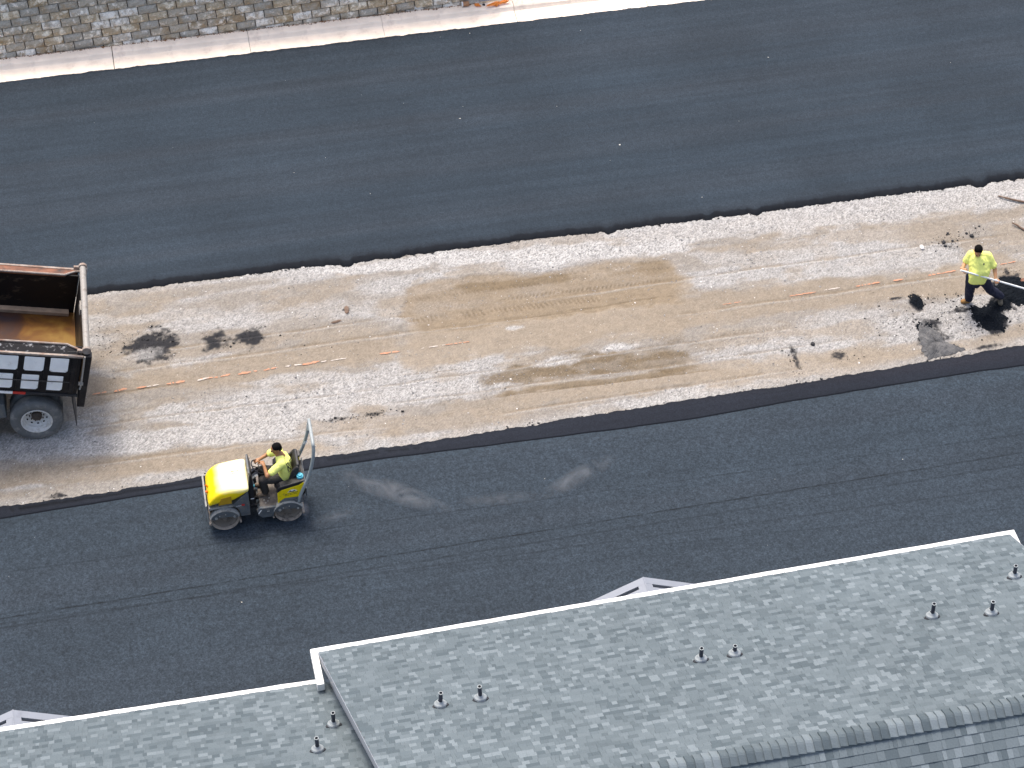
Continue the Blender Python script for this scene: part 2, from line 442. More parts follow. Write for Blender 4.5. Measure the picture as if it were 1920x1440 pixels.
# split-face block colours
def block_mat(name, base, light, amt):
    m = bpy.data.materials.new(name); m.use_nodes = True
    nt = m.node_tree; N = nt.nodes; L = nt.links; b = N['Principled BSDF']
    g = N.new('ShaderNodeNewGeometry'); tc = N.new('ShaderNodeTexCoord')
    oi = N.new('ShaderNodeObjectInfo')
    vs = N.new('ShaderNodeMath'); vs.operation = 'MULTIPLY'; vs.inputs[1].default_value = 40; L.new(oi.outputs['Random'], vs.inputs[0])
    vadd = N.new('ShaderNodeVectorMath'); vadd.operation = 'ADD'; L.new(g.outputs['Position'], vadd.inputs[0]); L.new(vs.outputs[0], vadd.inputs[1])
    def noise(scale, det, rgh=0.6):
        n = N.new('ShaderNodeTexNoise'); n.inputs['Scale'].default_value = scale; n.inputs['Detail'].default_value = det; n.inputs['Roughness'].default_value = rgh
        L.new(vadd.outputs[0], n.inputs['Vector']); return n.outputs[0]
    n1 = noise(5.5, 6, 0.7); n2 = noise(2.2, 3); n3 = noise(30, 4)
    r = N.new('ShaderNodeMapRange'); r.inputs[1].default_value = 0.66 - 0.32 * amt; r.inputs[2].default_value = 0.76 - 0.32 * amt
    L.new(n1, r.inputs[0])
    rust = N.new('ShaderNodeMapRange'); rust.inputs[1].default_value = 0.52; rust.inputs[2].default_value = 0.68; rust.inputs[4].default_value = 0.8
    L.new(n2, rust.inputs[0])
    x0 = N.new('ShaderNodeMix'); x0.data_type = 'RGBA'; x0.inputs[6].default_value = (*base, 1); x0.inputs[7].default_value = (0.36, 0.24, 0.12, 1); L.new(rust.outputs[0], x0.inputs[0])
    x = N.new('ShaderNodeMix'); x.data_type = 'RGBA'; x.inputs[7].default_value = (*light, 1); L.new(x0.outputs[2], x.inputs[6]); L.new(r.outputs[0], x.inputs[0])
    f = N.new('ShaderNodeMapRange'); f.inputs[1].default_value = 0.3; f.inputs[2].default_value = 0.7; f.inputs[3].default_value = 0.8; f.inputs[4].default_value = 1.2; L.new(n3, f.inputs[0])
    y = N.new('ShaderNodeMix'); y.data_type = 'RGBA'; y.blend_type = 'MULTIPLY'; y.inputs[0].default_value = 1; L.new(x.outputs[2], y.inputs[6]); L.new(f.outputs[0], y.inputs[7])
    L.new(y.outputs[2], b.inputs['Base Color']); b.inputs['Roughness'].default_value = 0.95
    bp = N.new('ShaderNodeBump'); bp.inputs['Strength'].default_value = 0.6; bp.inputs['Distance'].default_value = 0.02; L.new(n1, bp.inputs['Height']); L.new(bp.outputs[0], b.inputs['Normal'])
    return m
BLOCKM = [block_mat('split block beige grey', (0.48, 0.405, 0.305), (0.90, 0.80, 0.66), 0.42),
          block_mat('split block tan', (0.52, 0.41, 0.275), (0.90, 0.78, 0.60), 0.50),
          block_mat('split block pale', (0.56, 0.48, 0.38), (0.92, 0.84, 0.72), 0.66),
          block_mat('split block grey', (0.44, 0.39, 0.315), (0.86, 0.77, 0.65), 0.30)]

# ================================================================== SETTING
# ---- ground sheet
bm = bmesh.new(); bmesh.ops.create_grid(bm, x_segments=4, y_segments=4, size=1500)
o = bm_obj('ground', bm, M['earth']); o.location = (0, 0, -0.16); tag(o, kind='structure')

# ---- edges surveyed from the photograph, as t(s) in the road frame
def edge(pts):
    q = sorted(st(u, v) for u, v in pts)
    S = np.array([a for a, _ in q]); T = np.array([b for _, b in q])
    def fn(s):
        s = np.asarray(s, float)
        y = np.interp(s, S, T)
        k0 = (T[1] - T[0]) / (S[1] - S[0]); k1 = (T[-1] - T[-2]) / (S[-1] - S[-2])
        y = np.where(s < S[0], T[0] + 0.5 * k0 * (s - S[0]), y)
        return np.where(s > S[-1], T[-1] + 0.5 * k1 * (s - S[-1]), y)
    return fn
E_up = edge([(0, 573), (160, 553), (380, 526), (620, 497), (760, 480), (1000, 449), (1140, 434), (1400, 401), (1660, 368), (1920, 334)])
E_lo = edge([(0, 951), (120, 936), (380, 894), (585, 860), (780, 832), (1000, 797), (1250, 756), (1500, 719), (1735, 680), (1770, 672), (1920, 648)])
E_seam = edge([(0, 975), (360, 917), (585, 882), (720, 862), (980, 830), (1300, 788), (1480, 755), (1830, 700), (1920, 688)])
k0 = Vector(st(0, 158)); k1 = Vector(st(1350, 0))
KSL = (k1.y - k0.y) / (k1.x - k0.x)
def E_kerb(s): return k0.y + KSL * (np.asarray(s, float) - k0.x)

# ---- gravel bed: a fine relief sheet whose own colours are laid out in the road frame
S0, S1, T0, T1 = -15.0, 15.0, -6.2, 6.4
DS = 0.025
sv = np.arange(S0, S1, DS); tv = np.arange(T0, T1, DS)
SS, TT = np.meshgrid(sv, tv, indexing='ij')
GREY = np.array([0.292, 0.284, 0.270]); TAN = np.array([0.224, 0.186, 0.140]); PINK = np.array([0.216, 0.195, 0.168])
PALE = np.array([0.345, 0.338, 0.323]); BROWN = np.array([0.122, 0.090, 0.053]); DARK = np.array([0.02, 0.02, 0.022]); OCHRE = np.array([0.195, 0.149, 0.096])
col = np.broadcast_to(PINK, SS.shape + (3,)).copy()
hz = np.zeros_like(SS)
stone = np.full(SS.shape, 0.35)      # how stony
n_str = fbm(SS * 0.35, TT * 2.2, 5, 1)
n_mid = fbm(SS * 1.3, TT * 3.0, 5, 5)
n_fin = fbm(SS * 9, TT * 9, 3, 9)
n_xf = RNG.random(SS.shape)
def lay(mask, c, stn=None):
    global col, stone
    mask = np.clip(mask, 0, 1)
    col = col * (1 - mask[..., None]) + np.asarray(c) * mask[..., None]
    if stn is not None: stone = stone * (1 - mask) + stn * mask
SS_, TT_ = SS, TT
def crop(a, b, o):
    i = int((a - o) / DS); j = int((b - o) / DS) + 1
    return max(0, i), max(1, j)
n_brk = fbm(SS * 3.2, TT * 6.5, 5, 15)
def band(u0, v0, u1, v1, w, soft=0.35, wob=0.25, seed=0, end=0.5):
    """soft strip between two surveyed points, w metres wide across the road"""
    a = st(u0, v0); b = st(u1, v1)
    pad = end + 1.0; padt = w / 2 + soft + wob + .1
    i0, i1 = crop(min(a[0], b[0]) - pad, max(a[0], b[0]) + pad, S0); j0, j1 = crop(min(a[1], b[1]) - padt, max(a[1], b[1]) + padt, T0)
    out = np.zeros(SS_.shape)
    SS = SS_[i0:i1, j0:j1]; TT = TT_[i0:i1, j0:j1]
    x = (SS - a[0]) / (b[0] - a[0])
    tc = a[1] + (b[1] - a[1]) * x
    d = np.abs(TT - tc + (fbm(SS * .9, TT * 2.0, 4, 30 + seed) - .5) * wob * 2)
    L = abs(b[0] - a[0])
    en = (fbm(TT * 3 + 5, SS * 1.5, 3, 50 + seed) - .5) * end * 1.5
    out[i0:i1, j0:j1] = sstep(w / 2 + soft / 2, w / 2 - soft / 2, d) * sstep(-end / L, end / L, x + en / L) * sstep(1 + end / L, 1 - end / L, x + en / L)
    q = out[i0:i1, j0:j1]; out[i0:i1, j0:j1] = sstep(.22, .80, q + (n_brk[i0:i1, j0:j1] - .5) * .9 * sstep(0, .15, q)) * sstep(0, .1, q)
    return out
def spot(u, v, ru, rv, seed=0, ragged=0.5, sharp=0.35):
    a = st(u, v); ru /= 95.0; rv /= 67.0
    k = 1 + sharp + ragged + .2
    i0, i1 = crop(a[0] - ru * k, a[0] + ru * k, S0); j0, j1 = crop(a[1] - rv * k, a[1] + rv * k, T0)
    out = np.zeros(SS_.shape)
    SS = SS_[i0:i1, j0:j1]; TT = TT_[i0:i1, j0:j1]
    d = np.sqrt(((SS - a[0]) / ru) ** 2 + ((TT - a[1]) / rv) ** 2)
    d = d + (fbm(SS * 5, TT * 5, 4, 70 + seed) - .5) * ragged * 2
    out[i0:i1, j0:j1] = sstep(1 + sharp, 1 - sharp, d)
    return out
# broad tone
lay(sstep(0.42, 0.62, n_str) * 0.9, GREY, 0.75)
lay(sstep(0.55, 0.40, n_mid) * 0.55, TAN, 0.2)
# stony pale bands
lay(band(560, 505, 1290, 462, 0.55, 0.5, 0.35, 1) * 0.9, PALE, 1.0)
lay(band(1150, 440, 2000, 350, 0.95, 0.6, 0.35, 2) * 0.85, GREY * 1.08, 1.0)
lay(band(1300, 480, 1800, 470, 0.5, 0.5, 0.4, 3) * 0.6, GREY, 0.9)
lay(band(-200, 640, 700, 570, 0.5, 0.5, 0.4, 4) * 0.55, GREY * 1.02, 0.9)
lay(band(-300, 860, 560, 805, 0.75, 0.5, 0.35, 5) * 0.9, GREY * 1.06, 1.0)
lay(band(300, 775, 960, 712, 0.55, 0.5, 0.4, 6) * 0.8, GREY * 1.06, 1.0)
lay(band(430, 720, 900, 690, 0.35, 0.4, 0.3, 7) * 0.7, GREY * 1.05, 0.9)
lay(band(1150, 760, 1560, 690, 0.4, 0.4, 0.3, 8) * 0.75, PALE * 0.92, 1.0)
lay(band(1340, 680, 1700, 600, 0.9, 0.6, 0.5, 9) * 0.7, GREY, 0.9)
lay(band(1660, 620, 1990, 560, 1.0, 0.5, 0.4, 10) * 0.85, GREY * 0.95, 1.0)
# compacted tan wheel paths
lay(band(-300, 790, 760, 650, 0.75, 0.5, 0.25, 11) * 0.85, TAN, 0.15)
lay(band(-200, 910, 620, 845, 0.55, 0.4, 0.25, 12) * 0.8, TAN * 1.04, 0.2)
lay(band(160, 690, 700, 615, 0.4, 0.4, 0.25, 13) * 0.55, TAN, 0.2)
lay(band(760, 650, 1300, 560, 1.5, 0.7, 0.35, 14) * 0.9, TAN * 1.05, 0.08)
lay(band(1200, 600, 1960, 500, 0.8, 0.5, 0.3, 15) * 0.85, TAN, 0.15)
lay(band(1300, 645, 1620, 610, 0.5, 0.5, 0.3, 16) * 0.6, TAN, 0.3)
lay(band(950, 750, 1420, 690, 0.55, 0.4, 0.3, 17) * 0.8, TAN * 1.06, 0.12)
lay(band(1330, 720, 1740, 650, 0.6, 0.4, 0.3, 18) * 0.75, TAN * 1.08, 0.2)
lay(band(620, 800, 1000, 770, 0.5, 0.4, 0.3, 19) * 0.5, TAN * 1.06, 0.2)
lay(band(1790, 650, 1990, 610, 0.35, 0.4, 0.25, 20) * 0.8, TAN * 1.05, 0.2)
# scraped rectangle with tyre treads
rect = band(766, 583, 1275, 524, 1.45, 0.40, 0.22, 21, 0.25)
lay(rect * 0.7, OCHRE * 1.0, 0.1)
hz -= rect * 0.02
lay(band(845, 545, 1085, 515, 0.28, 0.3, 0.15, 22, 0.4) * 0.75, BROWN * 1.15, 0.2)
lay(band(1190, 505, 1255, 495, 0.4, 0.3, 0.15, 23, 0.2) * 0.45, BROWN * 1.2, 0.2)
pt = 0.62 + 0.38 * sstep(.38, .58, fbm(SS * 1.6, TT * 5, 5, 66))
lay(band(890, 716, 1080, 690, 0.55, 0.5, 0.45, 24, 0.5) * 0.85 * pt, BROWN, 0.3)
lay(band(1060, 690, 1310, 662, 0.60, 0.5, 0.45, 25, 0.7) * 0.9 * pt, BROWN, 0.3)
lay(band(960, 736, 1280, 695, 0.14, 0.14, 0.08, 26, 0.4) * 0.7, BROWN * 1.1, 0.2)
lay(spot(1048, 676, 38, 9, 1, 0.6) * 0.9, PALE, 1.0)
lay(spot(1160, 652, 42, 8, 2, 0.6) * 0.85, PALE, 1.0)
lay(spot(965, 615, 18, 4, 3) * 0.8, PALE, 0.8)
def treads(u0, v0, u1, v1, w, per, depth, seed, slant=0.5, phase=0):
    a = st(u0, v0); b = st(u1, v1)
    i0, i1 = crop(min(a[0], b[0]) - .5, max(a[0], b[0]) + .5, S0); j0, j1 = crop(min(a[1], b[1]) - w, max(a[1], b[1]) + w, T0)
    out = np.zeros(SS_.shape)
    SS = SS_[i0:i1, j0:j1]; TT = TT_[i0:i1, j0:j1]
    x = (SS - a[0]) / (b[0] - a[0]); tc = a[1] + (b[1] - a[1]) * x
    tt = TT - tc
    bars = sstep(0.1, 0.6, np.sin((SS + slant * tt + 0.03 * vnoise(SS * 8, TT * 8, seed)) * 2 * PI / per + phase))
    m = sstep(w / 2, w / 2 - 0.05, np.abs(tt)) * sstep(-.02, .03, x) * sstep(1.02, .97, x) * bars * sstep(0.30, 0.55, fbm(SS * 2.2, TT * 5, 3, 90 + seed))
    out[i0:i1, j0:j1] = m * depth
    return out
tr = treads(775, 560, 1260, 500, 0.16, 0.085, 0.75, 1) + treads(775, 578, 1230, 525, 0.14, 0.085, 0.8, 2, -0.5) + treads(770, 600, 1130, 558, 0.22, 0.095, 0.9, 3, 0.3) \
   + treads(1130, 560, 1330, 540, 0.16, 0.09, 0.5, 4) + treads(1310, 660, 1460, 633, 0.10, 0.06, 0.8, 5, 0) + treads(1340, 688, 1475, 668, 0.06, 0.17, 0.7, 6, 0) \
   + treads(1415, 620, 1535, 606, 0.13, 0.085, 0.7, 7) + treads(780, 803, 960, 785, 0.1, 0.08, 0.5, 8, 0) + treads(900, 565, 1260, 522, 0.12, 0.085, 0.6, 9, -0.5) \
   + treads(820, 545, 1240, 488, 0.14, 0.09, 0.55, 10) + treads(1000, 625, 1560, 545, 0.13, 0.09, 0.32, 12) + treads(1180, 655, 1560, 596, 0.13, 0.09, 0.40, 13, -.5) + treads(300, 690, 760, 640, 0.12, 0.09, 0.25, 14) + treads(1300, 560, 1760, 495, 0.14, 0.09, 0.25, 15) + treads(180, 775, 560, 735, 0.14, 0.09, 0.25, 16, -.4) + treads(560, 725, 840, 690, 0.2, 0.07, 0.35, 11, 0)
tr = np.clip(tr, 0, 1)
lay(tr * 0.55, BROWN * 0.85)
hz -= tr * 0.016
for (a, b_, c_, d_, w_) in ((775, 626, 1300, 548, 0.05), (1000, 588, 1150, 570, 0.04), (950, 742, 1370, 690, 0.05), (160, 745, 330, 722, 0.05), (760, 702, 870, 690, .04)):
    q = band(a, b_, c_, d_, w_ * 0.6, 0.05, 0.05, int(a) % 17, 0.6)
    lay(q * 0.6, BROWN); hz -= q * 0.012
for k_, (a, b_, c_, d_) in enumerate(((200, 700, 1000, 590), (200, 670, 760, 592), (640, 735, 1500, 610), (700, 760, 1560, 640), (1000, 560, 1880, 440), (1260, 590, 1900, 500), (150, 800, 700, 730), (900, 780, 1500, 690), (100, 880, 700, 800))):
    q = band(a, b_, c_, d_, 0.05, 0.10, 0.05, 40 + k_, 1.2)
    lay(q * 0.38, OCHRE * .8, 0.1); hz -= q * 0.012
    q = band(a, b_ + 5, c_, d_ + 5, 0.04, 0.08, 0.05, 40 + k_, 1.2)
    lay(q * 0.30, PALE, .8); hz += q * 0.010
# asphalt fines trodden into the stone
blk = np.zeros_like(SS)
for u, v, ru, rv, s_, amt in ((283, 648, 46, 30, 1, .95), (405, 640, 24, 22, 2, .75), (470, 630, 34, 17, 3, .85), (205, 640, 40, 20, 4, .3), (1716, 566, 12, 18, 5, 1.0), (1856, 598, 34, 28, 6, 1.0),
                              (1800, 582, 26, 6, 7, .7), (1880, 570, 24, 16, 8, .9), (1571, 666, 14, 10, 9, .7), (1490, 668, 7, 26, 10, .65), (1750, 640, 34, 40, 11, .7), (1896, 540, 40, 26, 12, 1.0),
                              (1778, 455, 20, 14, 13, .4), (650, 582, 8, 4, 14, .7), (630, 604, 8, 2.5, 15, .7), (640, 785, 26, 4, 16, .6), (700, 776, 20, 4, 17, .6), (1680, 600, 20, 14, 18, .25), (1830, 440, 16, 8, 19, .35), (960, 835, 30, 4, 20, .5), (110, 930, 16, 5, 21, .8), (1855, 650, 40, 5, 22, .6), (1680, 560, 14, 3, 23, .7)):
    sp_ = spot(u, v, ru, rv, 100 + s_, 0.75, 0.6)
    blk = np.maximum(blk, amt * sp_)
blk_m = sstep(0.25, 0.75, blk * (0.55 + 0.9 * fbm(SS * 16, TT * 16, 2, 33)))
pale_in = spot(272, 665, 26, 10, 140, 0.8, 0.5)
lay(blk_m, DARK); lay(pale_in * 0.7, GREY, 0.6)
hz += blk * 0.006
# pale fringe of loose stone along both slabs
d_up = np.abs(TT - E_up(SS)); d_lo = np.abs(TT - E_lo(SS))
lay(sstep(0.30, 0.05, d_lo + (n_mid - .5) * .3) * 0.42 * (1 - blk_m), PALE * 0.88, 0.9)
lay(sstep(0.25, 0.04, d_up + (n_mid - .5) * .3) * 0.4, PALE * 0.9, 1.0)
# grain
g = 1 + (n_fin - .5) * 0.28 + (n_xf - .5) * (0.18 + 0.62 * stone)
col = np.clip(col * g[..., None], 0.005, 0.85)
hz += (n_mid - .5) * 0.025 + (n_fin - .5) * (0.006 + 0.014 * stone) + (n_xf - .5) * 0.010 * stone
verts = np.stack([SS, TT, hz], -1).reshape(-1, 3)
me = np_mesh('gravel_bed', verts, grid_faces(len(sv), len(tv)), col.reshape(-1, 3))
gravel = link('gravel_bed', me, M['gravel'], smooth=True); gravel.rotation_euler.z = PSI
tag(gravel, kind='structure')

# ---- asphalt slabs
def slab(name, s_arr, outer, rows, m, kind='structure'):
    """rows: list of (t array, z, looseness)"""
    n = len(s_arr)
    V = []; Cc = []
    for t, z, lz in rows:
        t = np.broadcast_to(t, (n,)); z = np.broadcast_to(z, (n,)); lz = np.broadcast_to(lz, (n,))
        V.append(np.stack([s_arr, t, z], 1)); Cc.append(np.stack([lz] * 3, 1))
    V = np.stack(V, 0); Cc = np.stack(Cc, 0)
    me = np_mesh(name, V.reshape(-1, 3), grid_faces(len(rows), n)[:, ::-1], Cc.reshape(-1, 3))
    o = link(name, me, m, smooth=True); o.rotation_euler.z = PSI
    tag(o, kind=kind)
    return o
sa = np.arange(-40, 40, 0.03)
rag = (fbm(sa * 1.1, sa * 0 + 3, 4, 11) - .5) * 0.10 + (fbm(sa * 10, sa * 0 + 7, 4, 12) - .5) * 0.10
for u_, v_, w_, d_ in ((650, 492, .12, .09), (740, 484, .2, .04), (1143, 433, .14, .09), (1330, 411, .1, .06), (1420, 400, .1, .05), (1838, 346, .16, .11)):
    s_c = st(u_, v_)[0]; rag = rag - d_ * np.exp(-((sa - s_c) / w_) ** 4)
eu = E_up(sa) + rag
ek = E_kerb(sa)
A_up = asphalt_mat('upper asphalt', (0.0220, 0.0325, 0.0440), 0.40, 0.15, 0.8, spec=0.15, warm=(0.0250, 0.0340, 0.0445))
zj = lambda f, a, s_: (fbm(sa * f, sa * 0, 3, s_) - .5) * a
slab('asphalt_road', sa, None, [
    (eu - 0.03, -0.03, 1.0), (eu, 0.004 + zj(14, .02, 1), 1.0), (eu + 0.05, 0.028 + zj(14, .03, 2), 1.0), (eu + 0.11 + zj(3, .08, 3), 0.050, 0.9), (eu + 0.17 + zj(3, .10, 4), 0.058, 0.40), (eu + 0.32 + zj(2, .2, 5), 0.060, 0.10), (eu + 0.75, 0.060, 0.0),
    ((eu * .7 + ek * .3), 0.062, 0.0), ((eu * .35 + ek * .65), 0.062, 0.0), (ek - 0.5, 0.06, 0.0), (ek - 0.08, 0.058, 0.10), (ek + 0.0 + (fbm(sa * 6, sa * 0, 4, 21) - .5) * 0.09, 0.056, 0.35), (ek + 0.06, 0.02, 0.6)], A_up)
rag2 = (fbm(sa * 2.2, sa * 0 + 3, 4, 41) - .5) * 0.10 + (fbm(sa * 12, sa * 0 + 7, 3, 42) - .5) * 0.06
el = E_lo(sa) + rag2
es = E_seam(sa) + (fbm(sa * 1.5, sa * 0, 3, 43) - .5) * 0.03
def ln(u0, v0, u1, v1, hw, stg):
    a = st(u0, v0); b = st(u1, v1); k = (b[1] - a[1]) / (b[0] - a[0])
    return (a[1] - k * a[0] + 0.0, k, hw, stg)
A_lo = asphalt_mat('rolled asphalt', (0.0260, 0.0368, 0.0485), 0.66, 0.10, 0.8, spec=0.15, warm=(0.0270, 0.0368, 0.0480),
                   lines=(ln(560, 1071, 1260, 957, 0.024, 0.62), ln(560, 1096, 1250, 1003, 0.03, 0.3), ln(560, 1000, 1260, 905, 0.022, 0.35), ln(0, 1180, 560, 1090, 0.03, 0.35), ln(740, 1075, 960, 1052, 0.02, .25)))
slab('asphalt_road', sa, None, [
    (es + 0.05, -0.02, 0.3), (es + 0.03, 0.052, 0.0), (es - 0.3, 0.052, 0.0), (es - 2.5, 0.052, 0.0), (es - 6, 0.052, 0.0), (es - 14, 0.05, 0.0), (es - 40, 0.05, 0.0)], A_lo)
A_fr = asphalt_mat('fresh asphalt strip', (0.0155, 0.0185, 0.0255), 0.35, 0.10, 0.85, spec=0.1, warm=(0.0180, 0.0195, 0.0260))
st_strip = slab('fresh_asphalt_strip', sa, None, [
    (es - 0.035, 0.045, 0.9), (es - 0.012, 0.062, 0.85), (es + 0.015, 0.066, 0.15), (es * .5 + el * .5, 0.07, 0.0), (el - 0.16, 0.068, 0.05), (el - 0.06, 0.055, 0.35), (el - 0.02, 0.03, 0.6), (el + 0.0, 0.004, 0.8), (el + 0.04, -0.03, 1)], A_fr)

# ---- kerb and gutter, cast section by section
kerb = empty('kerb', st_w(k0.x, k0.y, 0)); kerb_ang = PSI + math.atan(KSL)
kerb.rotation_euler.z = kerb_ang; tag(kerb, kind='structure')
SEC = (st(722, 73)[0] - st(470, 102)[0]) / math.cos(math.atan(KSL))
k_first = st(215, 132)[0] - k0.x
KPROF = [(-0.12, -0.1), (-0.12, 0.045), (0.0, 0.047), (0.22, 0.050), (0.40, 0.054), (0.43, 0.062), (0.455, 0.10), (0.475, 0.145), (0.51, 0.164), (0.62, 0.168), (0.70, 0.166), (0.735, 0.155), (0.74, 0.10), (0.74, -0.1)]
def kerb_mesh():
    bm = bmesh.new()
    n = 14
    xs = [0.006 + (SEC - 0.012) * i / (n - 1) for i in range(n)]
    rings = []
    for i, x in enumerate(xs):
        dz = -0.006 if i in (0, n - 1) else 0
        rings.append([bm.verts.new((x, y, z + dz + random.uniform(-.002, .002))) for y, z in KPROF])
    for a, b in zip(rings[:-1], rings[1:]):
        for k in range(len(KPROF) - 1):
            bm.faces.new((a[k], b[k], b[k + 1], a[k + 1]))
    bm.faces.new(rings[0][::-1]); bm.faces.new(rings[-1])
    bmesh.ops.recalc_face_normals(bm, faces=bm.faces[:])
    me = bpy.data.meshes.new('kerb_section'); bm.to_mesh(me); bm.free()
    me.materials.append(M['concrete'])
    return me
kme = kerb_mesh()
for i in range(-3, 9):
    o = link('kerb_section', kme, None, kerb); o.location = (k_first + i * SEC + random.uniform(-.004, .004), 0, random.uniform(-.003, .003))
bm = bmesh.new(); b3(bm, k_first - 3 * SEC, k_first + 9 * SEC, -0.1, 0.735, -0.12, 0.030)
bm_obj('joint_filler', bm, M['joint'], kerb)

# ---- retaining wall of split-face blocks
BL, BH, BD = 0.437, 0.203, 0.30
wall = empty('retaining_wall', (0, 0, 0))
wall.matrix_world = Matrix.Translation(st_w(k0.x, k0.y, 0)) @ Matrix.Rotation(kerb_ang, 4, 'Z') @ Matrix.Translation((0, 0.755, 0.10))
wall.rotation_mode = 'XYZ'
tag(wall, 'tan and grey split-face block retaining wall behind the pale kerb', 'retaining wall')
COURSE_TILT = R(3.2)
def block_mesh(seed):
    rg = np.random.default_rng(seed)
    nx, nz = 6, 3
    bm = bmesh.new()
    g_ = BL - 0.020; h_ = BH - 0.013
    fr = [[None] * (nz + 1) for _ in range(nx + 1)]
    for i in range(nx + 1):
        for j in range(nz + 1):
            ed = i in (0, nx) or j in (0, nz)
            y = 0.008 + rg.uniform(-.004, .004) if ed else -0.022 + rg.uniform(-.018, .014)
            fr[i][j] = bm.verts.new((-g_ / 2 + g_ * i / nx, y, -h_ / 2 + h_ * j / nz))
    for i in range(nx):
        for j in range(nz):
            bm.faces.new((fr[i][j], fr[i + 1][j], fr[i + 1][j + 1], fr[i][j + 1]))
    rim = [fr[i][0] for i in range(nx + 1)] + [fr[nx][j] for j in range(1, nz + 1)] + [fr[i][nz] for i in range(nx - 1, -1, -1)] + [fr[0][j] for j in range(nz - 1, 0, -1)]
    bk = [bm.verts.new((v.co.x, BD, v.co.z)) for v in rim]
    n = len(rim)
    for i in range(n):
        bm.faces.new((rim[i], bk[i], bk[(i + 1) % n], rim[(i + 1) % n]))
    bmesh.ops.recalc_face_normals(bm, faces=bm.faces[:])
    me = bpy.data.meshes.new('block'); bm.to_mesh(me); bm.free()
    return me
bmeshes = {}
for mi in range(4):
    for k in range(4):
        me = block_mesh(mi * 10 + k); me.materials.append(BLOCKM[mi]); bmeshes[(mi, k)] = me
wx_end = (G(884, 0).xy - st_w(k0.x, k0.y).xy).length
BATTER = math.tan(R(7))
for j in range(-3, 10):
    for i in range(-4, 40):
        x = (i + 0.5 * (j % 2)) * BL
        if x - BL / 2 > wx_end - 0.02 or x < -1.9: continue
        z = j * BH + x * math.tan(COURSE_TILT) - 0.15
        if z < -0.28 or z > 1.95: continue
        w = random.random()
        mi = 0 if w < .34 else 1 if w < .6 else 2 if w < .82 else 3
        o = link('block', bmeshes[(mi, random.randrange(4))], None, wall)
        o.location = (x, z * BATTER + random.uniform(-.006, .006), z)
        o.rotation_euler = (-R(7) + random.uniform(-.01, .01), -COURSE_TILT + random.uniform(-.006, .006), random.uniform(-.008, .008))
bm = bmesh.new()
v = [bm.verts.new(p) for p in ((-2.6, 0.06, -0.3), (wx_end, 0.06, -0.3), (wx_end, 0.06 + 2.0 * BATTER, 1.75), (-2.6, 0.06 + 2.0 * BATTER, 1.75), (-2.6, 1.4, -0.3), (wx_end, 1.4, -0.3), (wx_end, 1.4, 1.75), (-2.6, 1.4, 1.75))]
for f in ((0, 1, 2, 3), (3, 2, 6, 7), (1, 5, 6, 2), (0, 3, 7, 4)): bm.faces.new([v[k] for k in f])
bm_obj('wall_core', bm, M['core'], wall)

# ================================================================== HOUSES
TONES = [np.array(c) for c in ((0.074, 0.096, 0.108), (0.098, 0.123, 0.136), (0.108, 0.134, 0.147), (0.118, 0.145, 0.159), (0.152, 0.183, 0.199), (0.087, 0.110, 0.122))]
TONE_P = [0.13, 0.21, 0.24, 0.17, 0.14, 0.11]
TH = R(28.3)
WID = [0.06, 0.085, 0.115, 0.145, 0.19]
def wedge_np(x0, x1, y0, ln_, hi, lo=0.002, jit=0.0):
    return np.array([(x0, y0 - jit, 0), (x1, y0 - jit, 0), (x1, y0 - jit, hi), (x0, y0 - jit, hi), (x0, y0 + ln_, 0), (x1, y0 + ln_, 0), (x1, y0 + ln_, lo), (x0, y0 + ln_, lo)], np.float32)
WF = np.array([(0, 1, 2, 3), (3, 2, 6, 7), (1, 5, 6, 2), (0, 3, 7, 4), (5, 4, 7, 6), (0, 4, 5, 1)], np.int32)
_wm = {}
def wedge_mesh(w, tone, hi, expo):
    key = (w, tone, hi, expo)
    if key not in _wm:
        me = np_mesh('shingle', wedge_np(-w / 2 + .001, w / 2 - .001, 0, expo + 0.02, hi), WF, np.tile(TONES[tone], (8, 1)))
        me.materials.append(M['shingle']); _wm[key] = me
    return _wm[key]
def in_frame(p, mx=1.02):
    w = p - CAM; d = w.dot(Vector((0, CS, -CS)))
    if d < 1: return False, d
    u = F * w.x / d; v = -F * w.dot(Vector((0, CS, CS))) / d
    return abs(u) < 960 * mx and abs(v) < 720 * mx, d
